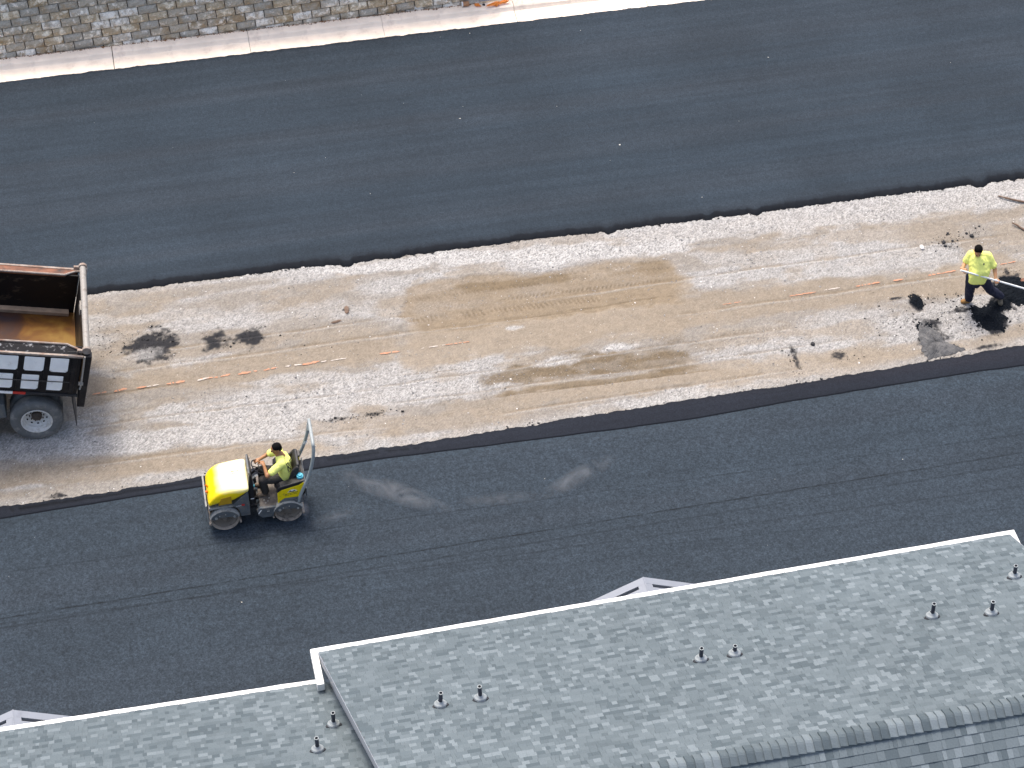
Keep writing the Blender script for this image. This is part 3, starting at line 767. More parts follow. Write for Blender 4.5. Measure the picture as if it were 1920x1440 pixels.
def shingle_slope(deck, MW, length, slope_len, n_single, x_from=None, x_to=None, seed=1, expo=0.143):
    """deck frame: x along the eave, y up the slope, z out of the roof"""
    rg = random.Random(seed)
    nrm = (MW.to_3x3() @ Vector((0, 0, 1))).normalized()
    pcs = []
    for k in range(int(slope_len / expo)):
        y = k * expo
        xa = x_from(y) if x_from else 0.0; xb = x_to(y) if x_to else length
        x = xa + 0.003 - rg.random() * 0.2
        prev = -1
        while x < xb:
            w = rg.choice(WID)
            tone = rg.choices(range(6), TONE_P)[0]
            if tone == 4 and w > .15: w = 0.115
            a = max(x, xa); b = min(x + w, xb)
            if b - a > 0.03:
                pcs.append((a, b, y, w, tone, rg.choice((0.012, 0.012, 0.017))))
            x += w
    scored = []
    for q, pc in enumerate(pcs):
        a, b, y, w, tone, hi = pc
        if b - a < w - 0.004: continue
        p = MW @ Vector(((a + b) / 2, y + expo / 2, 0))
        ok, d = in_frame(p)
        if ok:
            scored.append((w * max(0.05, (CAM - p).normalized().dot(nrm)) / d ** 2, q))
    scored.sort(reverse=True)
    single = set(q for _, q in scored[:n_single])
    V = []; Cc = []
    for q, (a, b, y, w, tone, hi) in enumerate(pcs):
        if q in single:
            o = link('shingle', wedge_mesh(w, tone, hi, expo), None, deck)
            o.location = ((a + b) / 2, y, 0.002)
        else:
            wv = wedge_np(a + .001, b - .001, y, expo + 0.02, hi); wv[:, 2] += 0.002
            fade = 0.90 + 0.20 * float(fbm(np.array([a * .45 + seed]), np.array([y * .5]), 3, 61)[0]) + rg.uniform(-.03, .03)
            V.append(wv); Cc.append(np.tile(TONES[tone] * fade, (8, 1)))
    if V:
        n = len(V)
        Fc = (WF[None] + (np.arange(n) * 8)[:, None, None]).reshape(-1, 4)
        me = np_mesh('shingle_field', np.concatenate(V), Fc, np.concatenate(Cc))
        o = link('shingle_field', me, M['shingle'], deck); tag(o, kind='stuff')
    return pcs

def make_house(name, eL, eR, ze, run, label, n_front, n_back, gut_from=0.0, ext_left=0.0, ext_right=0.0, mirror_returns=(True, True), skew=0.0, gut_end=0.0):
    """eave from photo point eL to eR at height ze; the roof climbs towards the camera"""
    A = G(*eL, ze); B = G(*eR, ze)
    ex = (B - A).normalized()
    A = A - ex * ext_left; B = B + ex * ext_right
    L = (B - A).length
    ang = math.atan2(ex.y, ex.x)
    # house frame: x along eave, y = away from the camera, so the slope climbs along -y
    house = empty(name, (A.x, A.y, 0), ang)
    tag(house, label, 'house')
    MWh = Matrix.Translation((A.x, A.y, 0)) @ Matrix.Rotation(ang, 4, 'Z')
    SL = run / math.cos(TH); RZ = ze + run * math.tan(TH)
    # far slope: deck frame x along -eave so that z points out
    def deck(nm, origin, xdir, ydir, nm_far):
        zdir = xdir.cross(ydir)
        Mx = Matrix((xdir, ydir, zdir)).transposed().to_4x4(); Mx.translation = origin
        bm = bmesh.new()
        kk = skew * math.cos(TH)
        q = [(0, 0), (L, 0), (L - kk * SL, SL), (0, SL)] if nm_far else [(2 * kk * SL, 0), (L, 0), (L, SL), (kk * SL, SL)]
        a_ = [bm.verts.new((x, y, 0.0)) for x, y in q]; b_ = [bm.verts.new((x, y, -0.03)) for x, y in q]
        bm.faces.new(a_); bm.faces.new(b_[::-1])
        for k in range(4): bm.faces.new((a_[k], b_[k], b_[(k + 1) % 4], a_[(k + 1) % 4]))
        o = bm_obj(nm, bm, M['deck'], house)
        o.matrix_basis = Mx
        return o, MWh @ Mx
    d1, M1 = deck('roof', Vector((L, 0, ze)), Vector((-1, 0, 0)), Vector((0, -math.cos(TH), math.sin(TH))), True)
    d2, M2 = deck('roof', Vector((0, -2 * run, ze)), Vector((1, 0, 0)), Vector((0, math.cos(TH), math.sin(TH))), False)
    shingle_slope(d1, M1, L, SL, n_front, seed=3 + int(L * 10), x_to=lambda y: L - skew * math.cos(TH) * y, expo=0.108); shingle_slope(d2, M2, L, SL, n_back, seed=9, x_from=lambda y: skew * math.cos(TH) * (2 * SL - y))
    # walls
    bm = bmesh.new()
    x0, x1, y0, y1 = 0.10, L - 0.10, -0.35, -2 * run + 0.35
    t_ = math.tan(TH); zt = ze - 0.05
    xk = x0 + 2 * run * skew
    P = [(x0, y0, -0.1), (x1, y0, -0.1), (x1, y1, -0.1), (xk, y1, -0.1), (x0, y0, zt + .35 * t_), (x1, y0, zt + .35 * t_), (x1, y1, zt + .35 * t_), (xk, y1, zt + .35 * t_), (x0 + run * skew, -run, RZ - .06), (x1, -run, RZ - .06)]
    vv = [bm.verts.new(p) for p in P]
    for f in ((0, 1, 5, 4), (2, 3, 7, 6), (1, 2, 6, 9, 5), (3, 0, 4, 8, 7)): bm.faces.new([vv[k] for k in f])
    bm_obj('wall', bm, M['siding'], house)
    # gutter trough along the far eave
    bm = bmesh.new()
    prof = [(-0.01, 0.0), (-0.01, -0.115), (0.07, -0.115), (0.098, -0.05), (0.104, -0.002), (0.098, 0.008), (0.05, 0.004)]
    nseg = max(2, int(L / 0.35))
    rings = []
    for i in range(nseg + 1):
        x = -0.10 + (L + (0.20 if not gut_end else 0.10 - gut_end)) * i / nseg
        dy = random.uniform(-.004, .004); dz = random.uniform(-.004, .004)
        rings.append([bm.verts.new((x, y + dy, ze - 0.012 + z + dz)) for y, z in prof])
    for a, b in zip(rings[:-1], rings[1:]):
        for k in range(len(prof)):
            k2 = (k + 1) % len(prof); bm.faces.new((a[k], b[k], b[k2], a[k2]))
    bm.faces.new(rings[0][::-1]); bm.faces.new(rings[-1])
    bm_obj('gutter', bm, M['white_trim'], house)
    bm = bmesh.new(); b3(bm, -0.0, L - gut_end, -0.03, -0.012, ze - 0.22, ze - 0.035); bm_obj('fascia', bm, M['white_trim'], house)
    # rake boards and drip edge at each gable
    for x, sgn in ((0.0, -1), (L, 1)):
        for yy, s2 in ((0.0, 1), (-2 * run, -1)):
            bm = bmesh.new()
            xa, xb = (x - 0.006, x + 0.012) if sgn < 0 else (x - 0.012, x + 0.006)
            pts = [(yy, ze), (-run, RZ), (-run, RZ - 0.16), (yy, ze - 0.16)]
            sk_ = skew if sgn < 0 else 0
            a = [bm.verts.new((xa - sk_ * y, y, z - 0.005)) for y, z in pts]; b = [bm.verts.new((xb - sk_ * y, y, z - 0.005)) for y, z in pts]
            bm.faces.new(a); bm.faces.new(b[::-1])
            for k in range(4): bm.faces.new((a[k], b[k], b[(k + 1) % 4], a[(k + 1) % 4]))
            bm_obj('rake_board', bm, M['siding'], house)
            bm = bmesh.new()
            xm = x + sgn * 0.004
            tube(bm, [(xm - sk_ * yy, yy, ze + 0.006), (xm + sk_ * run, -run, RZ + 0.006)], 0.007, 6); bm_obj('drip_edge', bm, M['metal_roof'], house)
    # boxed eave returns that stick out past the gable
    for x, on in ((-0.005, mirror_returns[0]), (L + 0.005, mirror_returns[1])):
        if not on: continue
        sg = -1 if x < 0 else 1
        bm = bmesh.new()
        b3(bm, min(x, x + sg * 0.115), max(x, x + sg * 0.115), -0.62, 0.106, ze - 0.17, ze - 0.014)
        bm_obj('eave_return', bm, M['white_trim'], house, 0.006)
    return house, MWh, L, ze, run, RZ

house_r, MR, LR, zeR, runR, rzR = make_house('house', (597, 1224), (1893, 1003), 3.6, 5.3, 'large grey shingled roof with white gutter and ridge at lower right', 60, 240, skew=0.09)
house_l, ML, LL, zeL, runL, rzL = make_house('house', (0, 1373), (604, 1281), 3.2, 5.3, 'lower grey shingled roof with white gutter at bottom left corner', 300, 0, ext_left=3.0, ext_right=0.75, mirror_returns=(True, False), gut_end=0.75)

# ridge caps on the right house, lapped one over the next
def cap_mesh(tone, k):
    rg = random.Random(k)
    bm = bmesh.new()
    n = 9; hw = 0.155; L_ = 0.17
    rows = []
    for x, lift in ((0, 0.036), (0.008, 0.044), (L_ * .6, 0.020), (L_, 0.004)):
        r = []
        for i in range(n):
            a = -1 + 2 * i / (n - 1)
            y = a * hw
            z = -abs(y) * math.tan(TH) * (1 - 0.25 * math.exp(-(y / .05) ** 2)) - 0.0 + lift + 0.008 - 0.012 * math.exp(-(y / .03) ** 2)
            r.append((x, y, z + rg.uniform(-.0015, .0015)))
        rows.append(r)
    V = np.array(rows).reshape(-1, 3)
    # thickness: drop a skirt round the edge
    me_f = grid_faces(4, n)[:, ::-1]
    base = len(V)
    rim = [(0, i) for i in range(n)] + [(r_, n - 1) for r_ in range(1, 4)] + [(3, i) for i in range(n - 2, -1, -1)] + [(r_, 0) for r_ in (2, 1)]
    idx = [a * n + b for a, b in rim]
    sk = V[idx] - np.array([0, 0, 0.040])
    V = np.concatenate([V, sk])
    m_ = len(idx)
    f2 = np.array([(idx[i], base + i, base + (i + 1) % m_, idx[(i + 1) % m_]) for i in range(m_)])
    me = np_mesh('ridge_cap', V, np.concatenate([me_f, f2]), np.tile(TONES[tone], (len(V), 1)))
    me.materials.append(M['shingle'])
    bm.free()
    return me
caps = [cap_mesh(t, t) for t in range(6)]
xc = -0.05
while xc < LR - 0.05:
    o = link('ridge_cap', random.choices(caps, [.22, .20, .20, .12, .20, .06])[0], None, house_r)
    o.location = (xc, -runR, rzR + 0.012 + random.uniform(-.002, .002)); o.rotation_euler = (0, 0, random.uniform(-.02, .02))
    xc += 0.121
capl = link('ridge_cap_row', np_mesh('ridge_cap_row', [(0, -runL - .15, rzL - .06), (0, -runL, rzL + .03), (0, -runL + .15, rzL - .06), (LL, -runL - .15, rzL - .06), (LL, -runL, rzL + .03), (LL, -runL + .15, rzL - .06)], [(0, 3, 4, 1), (1, 4, 5, 2)], np.tile(TONES[2], (6, 1))), M['shingle'], house_l)

# ---- vent pipes through the roofs
def roof_point(u, v, Mh, ze):
    """where the line of sight meets the far slope"""
    inv = Mh.inverted(); c = inv @ CAM; d = inv.to_3x3() @ (G(u, v, 0) - CAM)
    t_ = math.tan(TH)           # plane z = ze - y * tan
    k = (ze - c.y * t_ - c.z) / (d.z + d.y * t_)
    return Mh @ (c + d * k)
def vent(u, v, Mh, ze, label, h=0.20):
    lean = (random.uniform(-.05, .05), random.uniform(-.06, .06))
    p = roof_point(u, v, Mh, ze)
    ang = Mh.to_euler().z
    t = empty('vent_pipe', p, ang); tag(t, label, 'vent pipe', 'plumbing vents on the roofs')
    tilt = Matrix.Rotation(-TH, 4, 'X')
    bm = bmesh.new(); lathe(bm, [(0.128, 0.0), (0.124, 0.014), (0.10, 0.018), (0.0, 0.018)], 20, Matrix.Translation((0, -.012, 0.018)) @ tilt @ Matrix.Diagonal((1, .62, 1, 1))); bm_obj('flange', bm, M['vent_flange'], t)
    bm = bmesh.new(); lathe(bm, [(0.094, -0.02), (0.096, 0.020), (0.086, 0.030), (0.064, 0.040), (0.056, 0.060), (0.044, 0.072), (0.034, 0.075)], 24, Matrix.Translation((0, 0, 0.045)) @ Matrix.Rotation(-TH * .6, 4, 'X')); bm_obj('boot', bm, M['vent_boot'], t, smooth=True)
    bm = bmesh.new()
    lz = Matrix.Rotation(lean[0], 4, 'X') @ Matrix.Rotation(lean[1], 4, 'Y')
    lathe(bm, [(0.031, 0.0), (0.031, h + 0.05), (0.024, h + 0.05), (0.024, h - 0.06), (0.0, h - 0.06)], 16, Matrix.Translation((0, 0, 0.05)) @ lz); bm_obj('pipe', bm, M['vent_pipe'], t)
    bm = bmesh.new(); lathe(bm, [(0.0235, h + 0.046), (0.033, h + 0.044), (0.034, h + 0.055), (0.0235, h + 0.056)], 16, Matrix.Translation((0, 0, 0.05)) @ lz); bm_obj('rim', bm, M['vent_boot'], t)
M['shingle_plain'] = mat('flashing shingle', tuple(TONES[1]), 0.92, var=0.1)
vent(826, 1324, MR, zeR, 'leftmost vent pipe on the large roof, third from the roof step')
vent(901, 1312, MR, zeR, 'second vent pipe from the left on the large roof', 0.22)
vent(1314, 1239, MR, zeR, 'taller vent pipe of the middle pair on the large roof', 0.21)
vent(1377, 1229, MR, zeR, 'shortest vent pipe, right one of the middle pair on the large roof', 0.12)
vent(1747, 1158, MR, zeR, 'vent pipe left of the right-hand group on the large roof', 0.22)
vent(1858, 1152, MR, zeR, 'vent pipe near right edge, nearer one of the last two', 0.20)
vent(1901, 1083, MR, zeR, 'rightmost vent pipe, close to the far gable corner', 0.19)
vent(626, 1361, ML, zeL, 'vent pipe on the lower roof right beside the roof step', 0.22)
vent(596, 1408, ML, zeL, 'vent pipe on the lower roof at the bottom edge of the picture', 0.20)

# ---- small gabled porch roofs in front of the eaves
def porch(u, v, z, ang, label, half=1.5, depth=1.6):
    p = G(u, v, z)
    t = empty('porch_roof', (p.x, p.y, 0), ang); tag(t, label, 'porch roof', 'gabled porch roofs')
    a = R(24)
    for s in (-1, 1):
        xd = Vector((s * math.cos(a), 0, -math.sin(a)))
        def slabp(bm, l0, l1, y0, y1, n0, n1):
            nd = Vector((s * math.sin(a), 0, math.cos(a)))
            P = []
            for n_ in (n0, n1):
                for l, y in ((l0, y0), (l1, y0), (l1, y1), (l0, y1)):
                    P.append(bm.verts.new(xd * l + Vector((0, y, z)) + nd * n_))
            for f in ((0, 1, 2, 3), (7, 6, 5, 4), (0, 4, 5, 1), (1, 5, 6, 2), (2, 6, 7, 3), (3, 7, 4, 0)): bm.faces.new([P[k] for k in f])
        bm = bmesh.new(); slabp(bm, 0.0, half, -depth, -0.20, -0.05, 0.0); bm_obj('roof_panel', bm, M['metal_roof'], t)
        bm = bmesh.new(); slabp(bm, 0.0, 0.13, -0.20, -0.135, -0.05, 0.0); slabp(bm, 0.0, half, -0.135, 0.0, -0.12, 0.002); bm_obj('front_fascia', bm, M['metal_roof'], t)
        bm = bmesh.new(); slabp(bm, 0.13, half, -0.20, -0.135, -0.14, -0.10); bm_obj('slot', bm, M['black_gap'], t)
    bm = bmesh.new(); tube(bm, [(0, 0.002, z - .004), (0, -depth, z - .004)], 0.012, 6); bm_obj('ridge_seam', bm, M['metal_roof'], t)
    for s in (-1, 1):
        bm = bmesh.new(); b3(bm, s * (half * .85) - .07, s * (half * .85) + .07, -0.2, -0.06, -0.05, z - half * .85 * math.tan(a) - 0.02); bm_obj('post', bm, M['white_trim'], t)
angR = MR.to_euler().z; angL = ML.to_euler().z
porch(1206, 1082, 3.25, angR, 'pale metal gabled porch roof peeking over the long white gutter')
porch(24, 1331, 2.9, angL, 'pale metal gabled porch roof at the bottom left corner')

# ================================================================== DUMP TRUCK
T_ANG = R(9.0) + PI
tl = Vector((-math.sin(T_ANG), math.cos(T_ANG), 0))                     # towards the camera
t_org = G(76, 825) - tl * 1.21
truck = empty('dump_truck', t_org, T_ANG)
tag(truck, 'black dump truck with rusty bed and white side panels at left edge', 'truck')
TAU = R(13.5)
TB = Matrix.Translation((-0.86, 0, 1.17)) @ Matrix.Rotation(-TAU, 4, 'Y')
def bed_part(name, bm, m, parent=truck, bevel=0.0, smooth=False):
    bmesh.ops.transform(bm, matrix=TB, verts=bm.verts[:])
    return bm_obj(name, bm, m, parent, bevel, smooth)
BLN = 4.4; BW = 1.22; SH = 1.0
bm = bmesh.new(); b3(bm, 0.0, BLN, -1.0, 1.0, -0.02, 0.03); bed_part('bed_floor', bm, M['bed_floor'])
for s in (-1, 1):
    bm = bmesh.new()
    prof = [(0.98, 0.03), (1.0, 0.03), (1.0, SH)]
    b3(bm, 0.02, BLN, min(s * .985, s * 1.02), max(s * .985, s * 1.02), -0.02, SH - 0.01)
    bed_part('inner_wall', bm, M['bed_wall'])
    # outer shell
    bm = bmesh.new(); b3(bm, 0.02, BLN, min(s * 1.14, s * BW), max(s * 1.14, s * BW), -0.06, SH - 0.06)
    side = bed_part('side', bm, M['truck_black'], bevel=0.01)
    # top ledge, chamfered towards the tail
    bm = bmesh.new()
    zi, zo = SH, SH - 0.05
    P = [(0.30, s * .97, zi), (BLN, s * .97, zi), (BLN, s * BW, zo), (0.06, s * BW, zo), (0.06, s * 1.10, zi - .02)]
    a = [bm.verts.new(p) for p in P]; b = [bm.verts.new((p[0], p[1], p[2] - 0.04)) for p in P]
    bm.faces.new(a); bm.faces.new(b[::-1])
    for k in range(5): bm.faces.new((a[k], b[k], b[(k + 1) % 5], a[(k + 1) % 5]))
    bed_part('ledge', bm, M['truck_scuffed'] if s > 0 else M['rail_brown'])
    bm = bmesh.new(); tube(bm, [(0.0, s * 1.12, zi), (0.10, s * 1.09, zi + .012), (0.30, s * .975, zi + .012), (BLN, s * .975, zi + .012)], 0.022, 8); bed_part('inner_rail', bm, M['rail_rust'])
    bm = bmesh.new(); b3(bm, 0.0, BLN, min(s * (BW - .02), s * (BW + .025)), max(s * (BW - .02), s * (BW + .025)), zo - 0.03, zo + 0.015); bed_part('outer_rail', bm, M['rail_rust'])
    bm = bmesh.new(); b3(bm, 0.0, BLN, min(s * (BW - .02), s * (BW + .018)), max(s * (BW - .02), s * (BW + .018)), -0.10, -0.045); bed_part('bottom_rail', bm, M['truck_scuffed'] if s < 0 else M['rubber'])
# beam along the foot of the far wall
bm = bmesh.new(); b3(bm, 0.12, BLN, -0.985, -0.86, 0.03, 0.115); bed_part('floor_beam', bm, M['beam'], bevel=0.01)
bm = bmesh.new(); b3(bm, 0.12, BLN, 0.88, 0.985, 0.03, 0.11); bed_part('floor_beam', bm, M['bed_wall'], bevel=0.01)
bm = bmesh.new(); b3(bm, BLN - 0.06, BLN + 0.02, -BW, BW, -0.06, 1.35); bed_part('front_wall', bm, M['truck_black'])
# white side panels in two rows on the near side
cols_x = [(0.25, 0.59), (0.70, 1.07), (1.18, 1.70), (1.82, 2.3), (2.44, 2.9), (3.05, 3.5), (3.64, 4.1)]
for x0, x1 in cols_x:
    for z0, z1, dx in ((0.52, 0.875, 0.0), (0.04, 0.41, 0.06)):
        bm = bmesh.new()
        c = 0.035
        X0, X1 = x0 + dx, x1 + dx
        pr = [(X0 + c, z0), (X1 - c, z0), (X1, z0 + c), (X1, z1 - .012), (X1 - .012, z1), (X0 + .012, z1), (X0, z1 - .012), (X0, z0 + c)]
        prism(bm, pr, BW + 0.001, BW + 0.014)
        bed_part('side_panel', bm, M['truck_white'], bevel=0.005)
# raised posts between the panels
for x in (0.14, 0.645, 1.125, 1.76, 2.37, 2.975, 3.57):
    bm = bmesh.new(); b3(bm, x - 0.045, x + 0.045, BW, BW + 0.022, -0.02, SH - 0.09); bed_part('side_post', bm, M['truck_black'], bevel=0.006)
bm = bmesh.new(); tube(bm, [(0.18, BW + 0.045, 0.30), (BLN, BW + 0.045, 0.27)], 0.010, 6); bed_part('tarp_rod', bm, M['chassis'])
# reflective strip
x = 0.97
for k in range(10):
    bm = bmesh.new(); b3(bm, x, x + 0.235, BW + 0.001, BW + 0.022, -0.105, -0.045); bed_part('reflector', bm, M['red'] if k % 2 == 0 else M['truck_white']); x += 0.24
# tailgate
bm = bmesh.new(); b3(bm, -0.075, -0.02, -1.16, 1.16, -0.20, 1.02); tg = bed_part('tailgate', bm, M['truck_black'], bevel=0.01)
bm = bmesh.new(); b3(bm, -0.02, 0.004, -1.0, 1.0, 0.0, 1.0); bed_part('tailgate_liner', bm, M['bed_wall'])
bm = bmesh.new(); cyl(bm, (-0.05, -1.20, 1.06), (-0.05, 1.17, 1.06), 0.062, seg=20); bed_part('tailgate_tube', bm, M['tail_tube'], smooth=False, bevel=0.01)
bm = bmesh.new(); b3(bm, -0.16, -0.02, 1.10, BW + 0.04, -0.34, 0.98); bed_part('corner_post', bm, M['truck_black'], bevel=0.015)
bm = bmesh.new(); b3(bm, -0.14, -0.02, -BW - .02, -1.12, -0.30, 1.06); bed_part('corner_post', bm, M['tail_tube'], bevel=0.015)
for yy in (-1.19, 1.16):
    bm = bmesh.new(); cyl(bm, (-0.05, yy - .03, 1.06), (-0.05, yy + .03, 1.06), 0.085, seg=16); bx(bm, (0.04, yy, 1.03), (0.16, 0.05, 0.07)); bed_part('hinge', bm, M['rail_rust'], bevel=0.006)
bm = bmesh.new(); tube(bm, [(-0.02, BW + 0.06, 1.0), (-0.03, BW + 0.065, 0.28), (-0.02, BW + 0.05, 0.14)], 0.018, 8); bx(bm, (-0.02, BW + .06, .30), (.09, .05, .05)); bed_part('latch_rod', bm, M['tail_tube'])
bm = bmesh.new(); b3(bm, -0.012, 0.03, -0.28, -0.02, 0.86, 1.0); bed_part('tailgate_plate', bm, M['tail_tube'])
bm = bmesh.new(); tube(bm, [(0.02, BW - .05, SH - .03), (0.16, BW - .02, SH + .03), (0.30, BW - .02, SH + .02)], 0.014, 8); bed_part('grab_handle', bm, M['chassis'])
# chassis, axles, wheels
bm = bmesh.new()
for s in (-1, 1): b3(bm, -0.7, 6.2, s * .43 - .05, s * .43 + .05, 0.72, 0.98)
for xx in (-0.6, 0.7, 2.2, 3.6, 5.0): b3(bm, xx - .06, xx + .06, -.4, .4, .76, .94)
bm_obj('chassis', bm, M['chassis'], truck, 0.008)
for xx in (0.0, 1.35):
    bm = bmesh.new(); cyl(bm, (xx, -1.0, .5), (xx, 1.0, .5), 0.07); bmesh.ops.create_uvsphere(bm, u_segments=12, v_segments=8, radius=.2, matrix=Matrix.Translation((xx, 0, .5))); bm_obj('axle', bm, M['chassis'], truck)
def wheel_parts():
    Rr, Wt = 0.505, 0.27
    bm = bmesh.new()
    ax = Matrix.Rotation(-PI / 2, 4, 'X')      # z -> +y
    lathe(bm, [(.30, -Wt / 2 + .02), (.36, -Wt / 2), (.45, -Wt / 2 + .005), (.49, -Wt / 2 + .03), (Rr, -Wt / 2 + .06), (Rr, Wt / 2 - .06), (.49, Wt / 2 - .03), (.45, Wt / 2 - .005), (.36, Wt / 2), (.30, Wt / 2 - .02)], 48, ax)
    # tread grooves
    bmesh.ops.recalc_face_normals(bm, faces=bm.faces[:])
    t = bpy.data.meshes.new('tyre'); bm.to_mesh(t); bm.free(); t.materials.append(M['tyre'])
    bm = bmesh.new()
    lathe(bm, [(.302, Wt / 2 - .025), (.30, Wt / 2 - .008), (.275, Wt / 2 - .012), (.262, Wt / 2 - .07), (.245, Wt / 2 - .10), (.235, -.0), (.17, -.055), (.15, -.06), (.0, -.06)], 40, ax)
    r = bpy.data.meshes.new('rim'); bm.to_mesh(r); bm.free(); r.materials.append(M['rim'])
    return t, r
tyre_me, rim_me = wheel_parts()
tyre_me.polygons.foreach_set('use_smooth', [True] * len(tyre_me.polygons))
def wheel(x, y, side, parts=True):
    e_ = empty('wheel', (x, y, 0.505), 0 if side > 0 else PI, truck)
    link('tyre', tyre_me, None, e_); link('rim', rim_me, None, e_)
    if parts:
        bm = bmesh.new(); ax = Matrix.Rotation(-PI / 2, 4, 'X')
        lathe(bm, [(.105, -.07), (.10, .0), (.06, .03), (0, .035)], 20, ax)
        for k in range(10):
            a = k * 2 * PI / 10; cyl(bm, (.135 * math.cos(a), -.07, .135 * math.sin(a)), (.135 * math.cos(a), -.03, .135 * math.sin(a)), .013, seg=6)
        bm_obj('hub', bm, M['hub'], e_)
        for k in range(10):
            a = (k + .5) * 2 * PI / 10
            bm = bmesh.new(); cyl(bm, (.2 * math.cos(a), -.03, .2 * math.sin(a)), (.2 * math.cos(a), -.022, .2 * math.sin(a)), .022, seg=10)
            bm_obj('hand_hole', bm, M['black_gap'], e_)
for xx in (0.0, 1.35):
    wheel(xx, 1.08, 1); wheel(xx, .76, 1, False); wheel(xx, -1.08, -1); wheel(xx, -.76, -1, False)
wheel(5.4, 1.02, 1); wheel(5.4, -1.02, -1)
for s in (-1, 1):
    bm = bmesh.new(); b3(bm, -.74, -.725, s * .95 - .28, s * .95 + .28, .30, 1.0); bm_obj('mudflap', bm, M['rubber'], truck)
bm = bmesh.new(); b3(bm, .55, .80, .55, 1.12, .62, .98); bm_obj('battery_box', bm, M['grey_paint'], truck, .01)
bm = bmesh.new(); cyl(bm, (2.6, .8, .75), (3.9, .8, .75), .3, seg=24); bm_obj('fuel_tank', bm, M['light_grey'], truck, .02)
# cab, outside the picture to the left
bm = bmesh.new(); prism(bm, [(3.95, .75), (3.95, 2.75), (4.1, 2.85), (5.15, 2.8), (5.5, 1.95), (6.9, 1.75), (7.0, 1.5), (7.0, .75)], -1.05, 1.05); bm_obj('cab', bm, M['truck_black'], truck, .06)
for s in (-1, 1):
    bm = bmesh.new(); prism(bm, [(4.25, 1.95), (4.25, 2.6), (5.1, 2.6), (5.35, 1.95)], s * 1.052 - .004, s * 1.052 + .004); bm_obj('window', bm, M['glass'], truck)
    bm = bmesh.new(); cyl(bm, (6.98, s * .8, 1.2), (7.02, s * .8, 1.2), .12, seg=16); bm_obj('headlight', bm, M['truck_white'], truck)
bm = bmesh.new(); prism(bm, [(5.18, 2.72), (5.47, 2.02), (5.485, 2.03), (5.195, 2.73)], -.95, .95); bm_obj('windscreen', bm, M['glass'], truck)

# ================================================================== ROAD ROLLER
R_ANG = R(10.4) + PI
rf = Vector((math.cos(R_ANG), math.sin(R_ANG), 0)); rl = Vector((-math.sin(R_ANG), math.cos(R_ANG), 0))
RSC = 0.935
r_org = G(543, 977, 0.055) + rf * 0.65 * RSC - rl * 0.45 * RSC
roller = empty('road_roller', r_org, R_ANG); roller.scale = (RSC, RSC, RSC)
tag(roller, 'yellow and grey tandem road roller on the dark fresh asphalt', 'road roller')
MRo = Matrix.Translation(r_org) @ Matrix.Rotation(R_ANG, 4, 'Z') @ Matrix.Scale(RSC, 4)
# drums
def drum(x):
    ax = Matrix.Translation((x, 0, .28)) @ Matrix.Rotation(-PI / 2, 4, 'X')
    bm = bmesh.new()
    lathe(bm, [(.245, -.37), (.262, -.445), (.272, -.455), (.28, -.445), (.28, .445), (.272, .455), (.262, .445), (.245, .37)], 56, ax)
    d = bm_obj('drum', bm, M['drum_steel'], roller)
    for p in d.data.polygons: p.use_smooth = False
    for s in (-1, 1):
        bm = bmesh.new(); lathe(bm, [(.247, s * .40), (.20, s * .375), (.10, s * .37), (.0, s * .37)], 40, ax); bm_obj('drum_disc', bm, M['drum_dark'], d)
        bm = bmesh.new(); lathe(bm, [(.075, s * .36), (.07, s * .42), (.03, s * .435), (.0, s * .435)], 20, ax)
        for k in range(5):
            a = k * 2 * PI / 5; cyl(bm, (x + .055 * math.cos(a), s * .41, .28 + .055 * math.sin(a)), (x + .055 * math.cos(a), s * .44, .28 + .055 * math.sin(a)), .009, seg=6)
        bm_obj('hub', bm, M['drum_dark'], d)
FX = .61
drum(-.65); drum(FX)
def arch(x, r0, r1, a0, a1, n=10):
    out = []
    for i in range(n + 1):
        a = R(a0 + (a1 - a0) * i / n); out.append((x + r1 * math.cos(a), .28 + r1 * math.sin(a)))
    for i in range(n, -1, -1):
        a = R(a0 + (a1 - a0) * i / n); out.append((x + r0 * math.cos(a), .28 + r0 * math.sin(a)))
    return out
for x in (-.65, FX):
    for s in (-1, 1):
        bm = bmesh.new()
        pr = [(x - .27, .38), (x - .20, .34), (x - .12, .40), (x + .12, .40), (x + .20, .34), (x + .27, .38), (x + .25, .47), (x + .15, .545), (x, .565), (x - .15, .545), (x - .25, .47)]
        prism(bm, pr, min(s * .455, s * .49), max(s * .455, s * .49)); y = bm_obj('drum_bracket', bm, M['grey_paint'], roller, .006)
        for dx, dz, rr in ((-.19, .40, .022), (.17, .41, .03), (.10, .46, .012), (-.02, .49, .01)):
            bm = bmesh.new(); cyl(bm, (x + dx, s * .489, dz), (x + dx, s * .505, dz), rr, seg=10); bm_obj('bolt', bm, M['bolt'], y)
        bm = bmesh.new(); prism(bm, arch(x, .300, .318, 22, 158), min(s * .38, s * .50), max(s * .38, s * .50)); bm_obj('mudguard', bm, M['light_grey'], roller, .003)
    bm = bmesh.new(); b3(bm, x - .02 + (.30 if x > 0 else -.30), x + .02 + (.30 if x > 0 else -.30), -.44, .44, .16, .20); bm_obj('scraper', bm, M['drum_steel'], roller)
    bm = bmesh.new(); b3(bm, x - .02 + (-.30 if x > 0 else .30), x + .02 + (-.30 if x > 0 else .30), -.44, .44, .14, .19); bm_obj('scraper', bm, M['drum_steel'], roller)
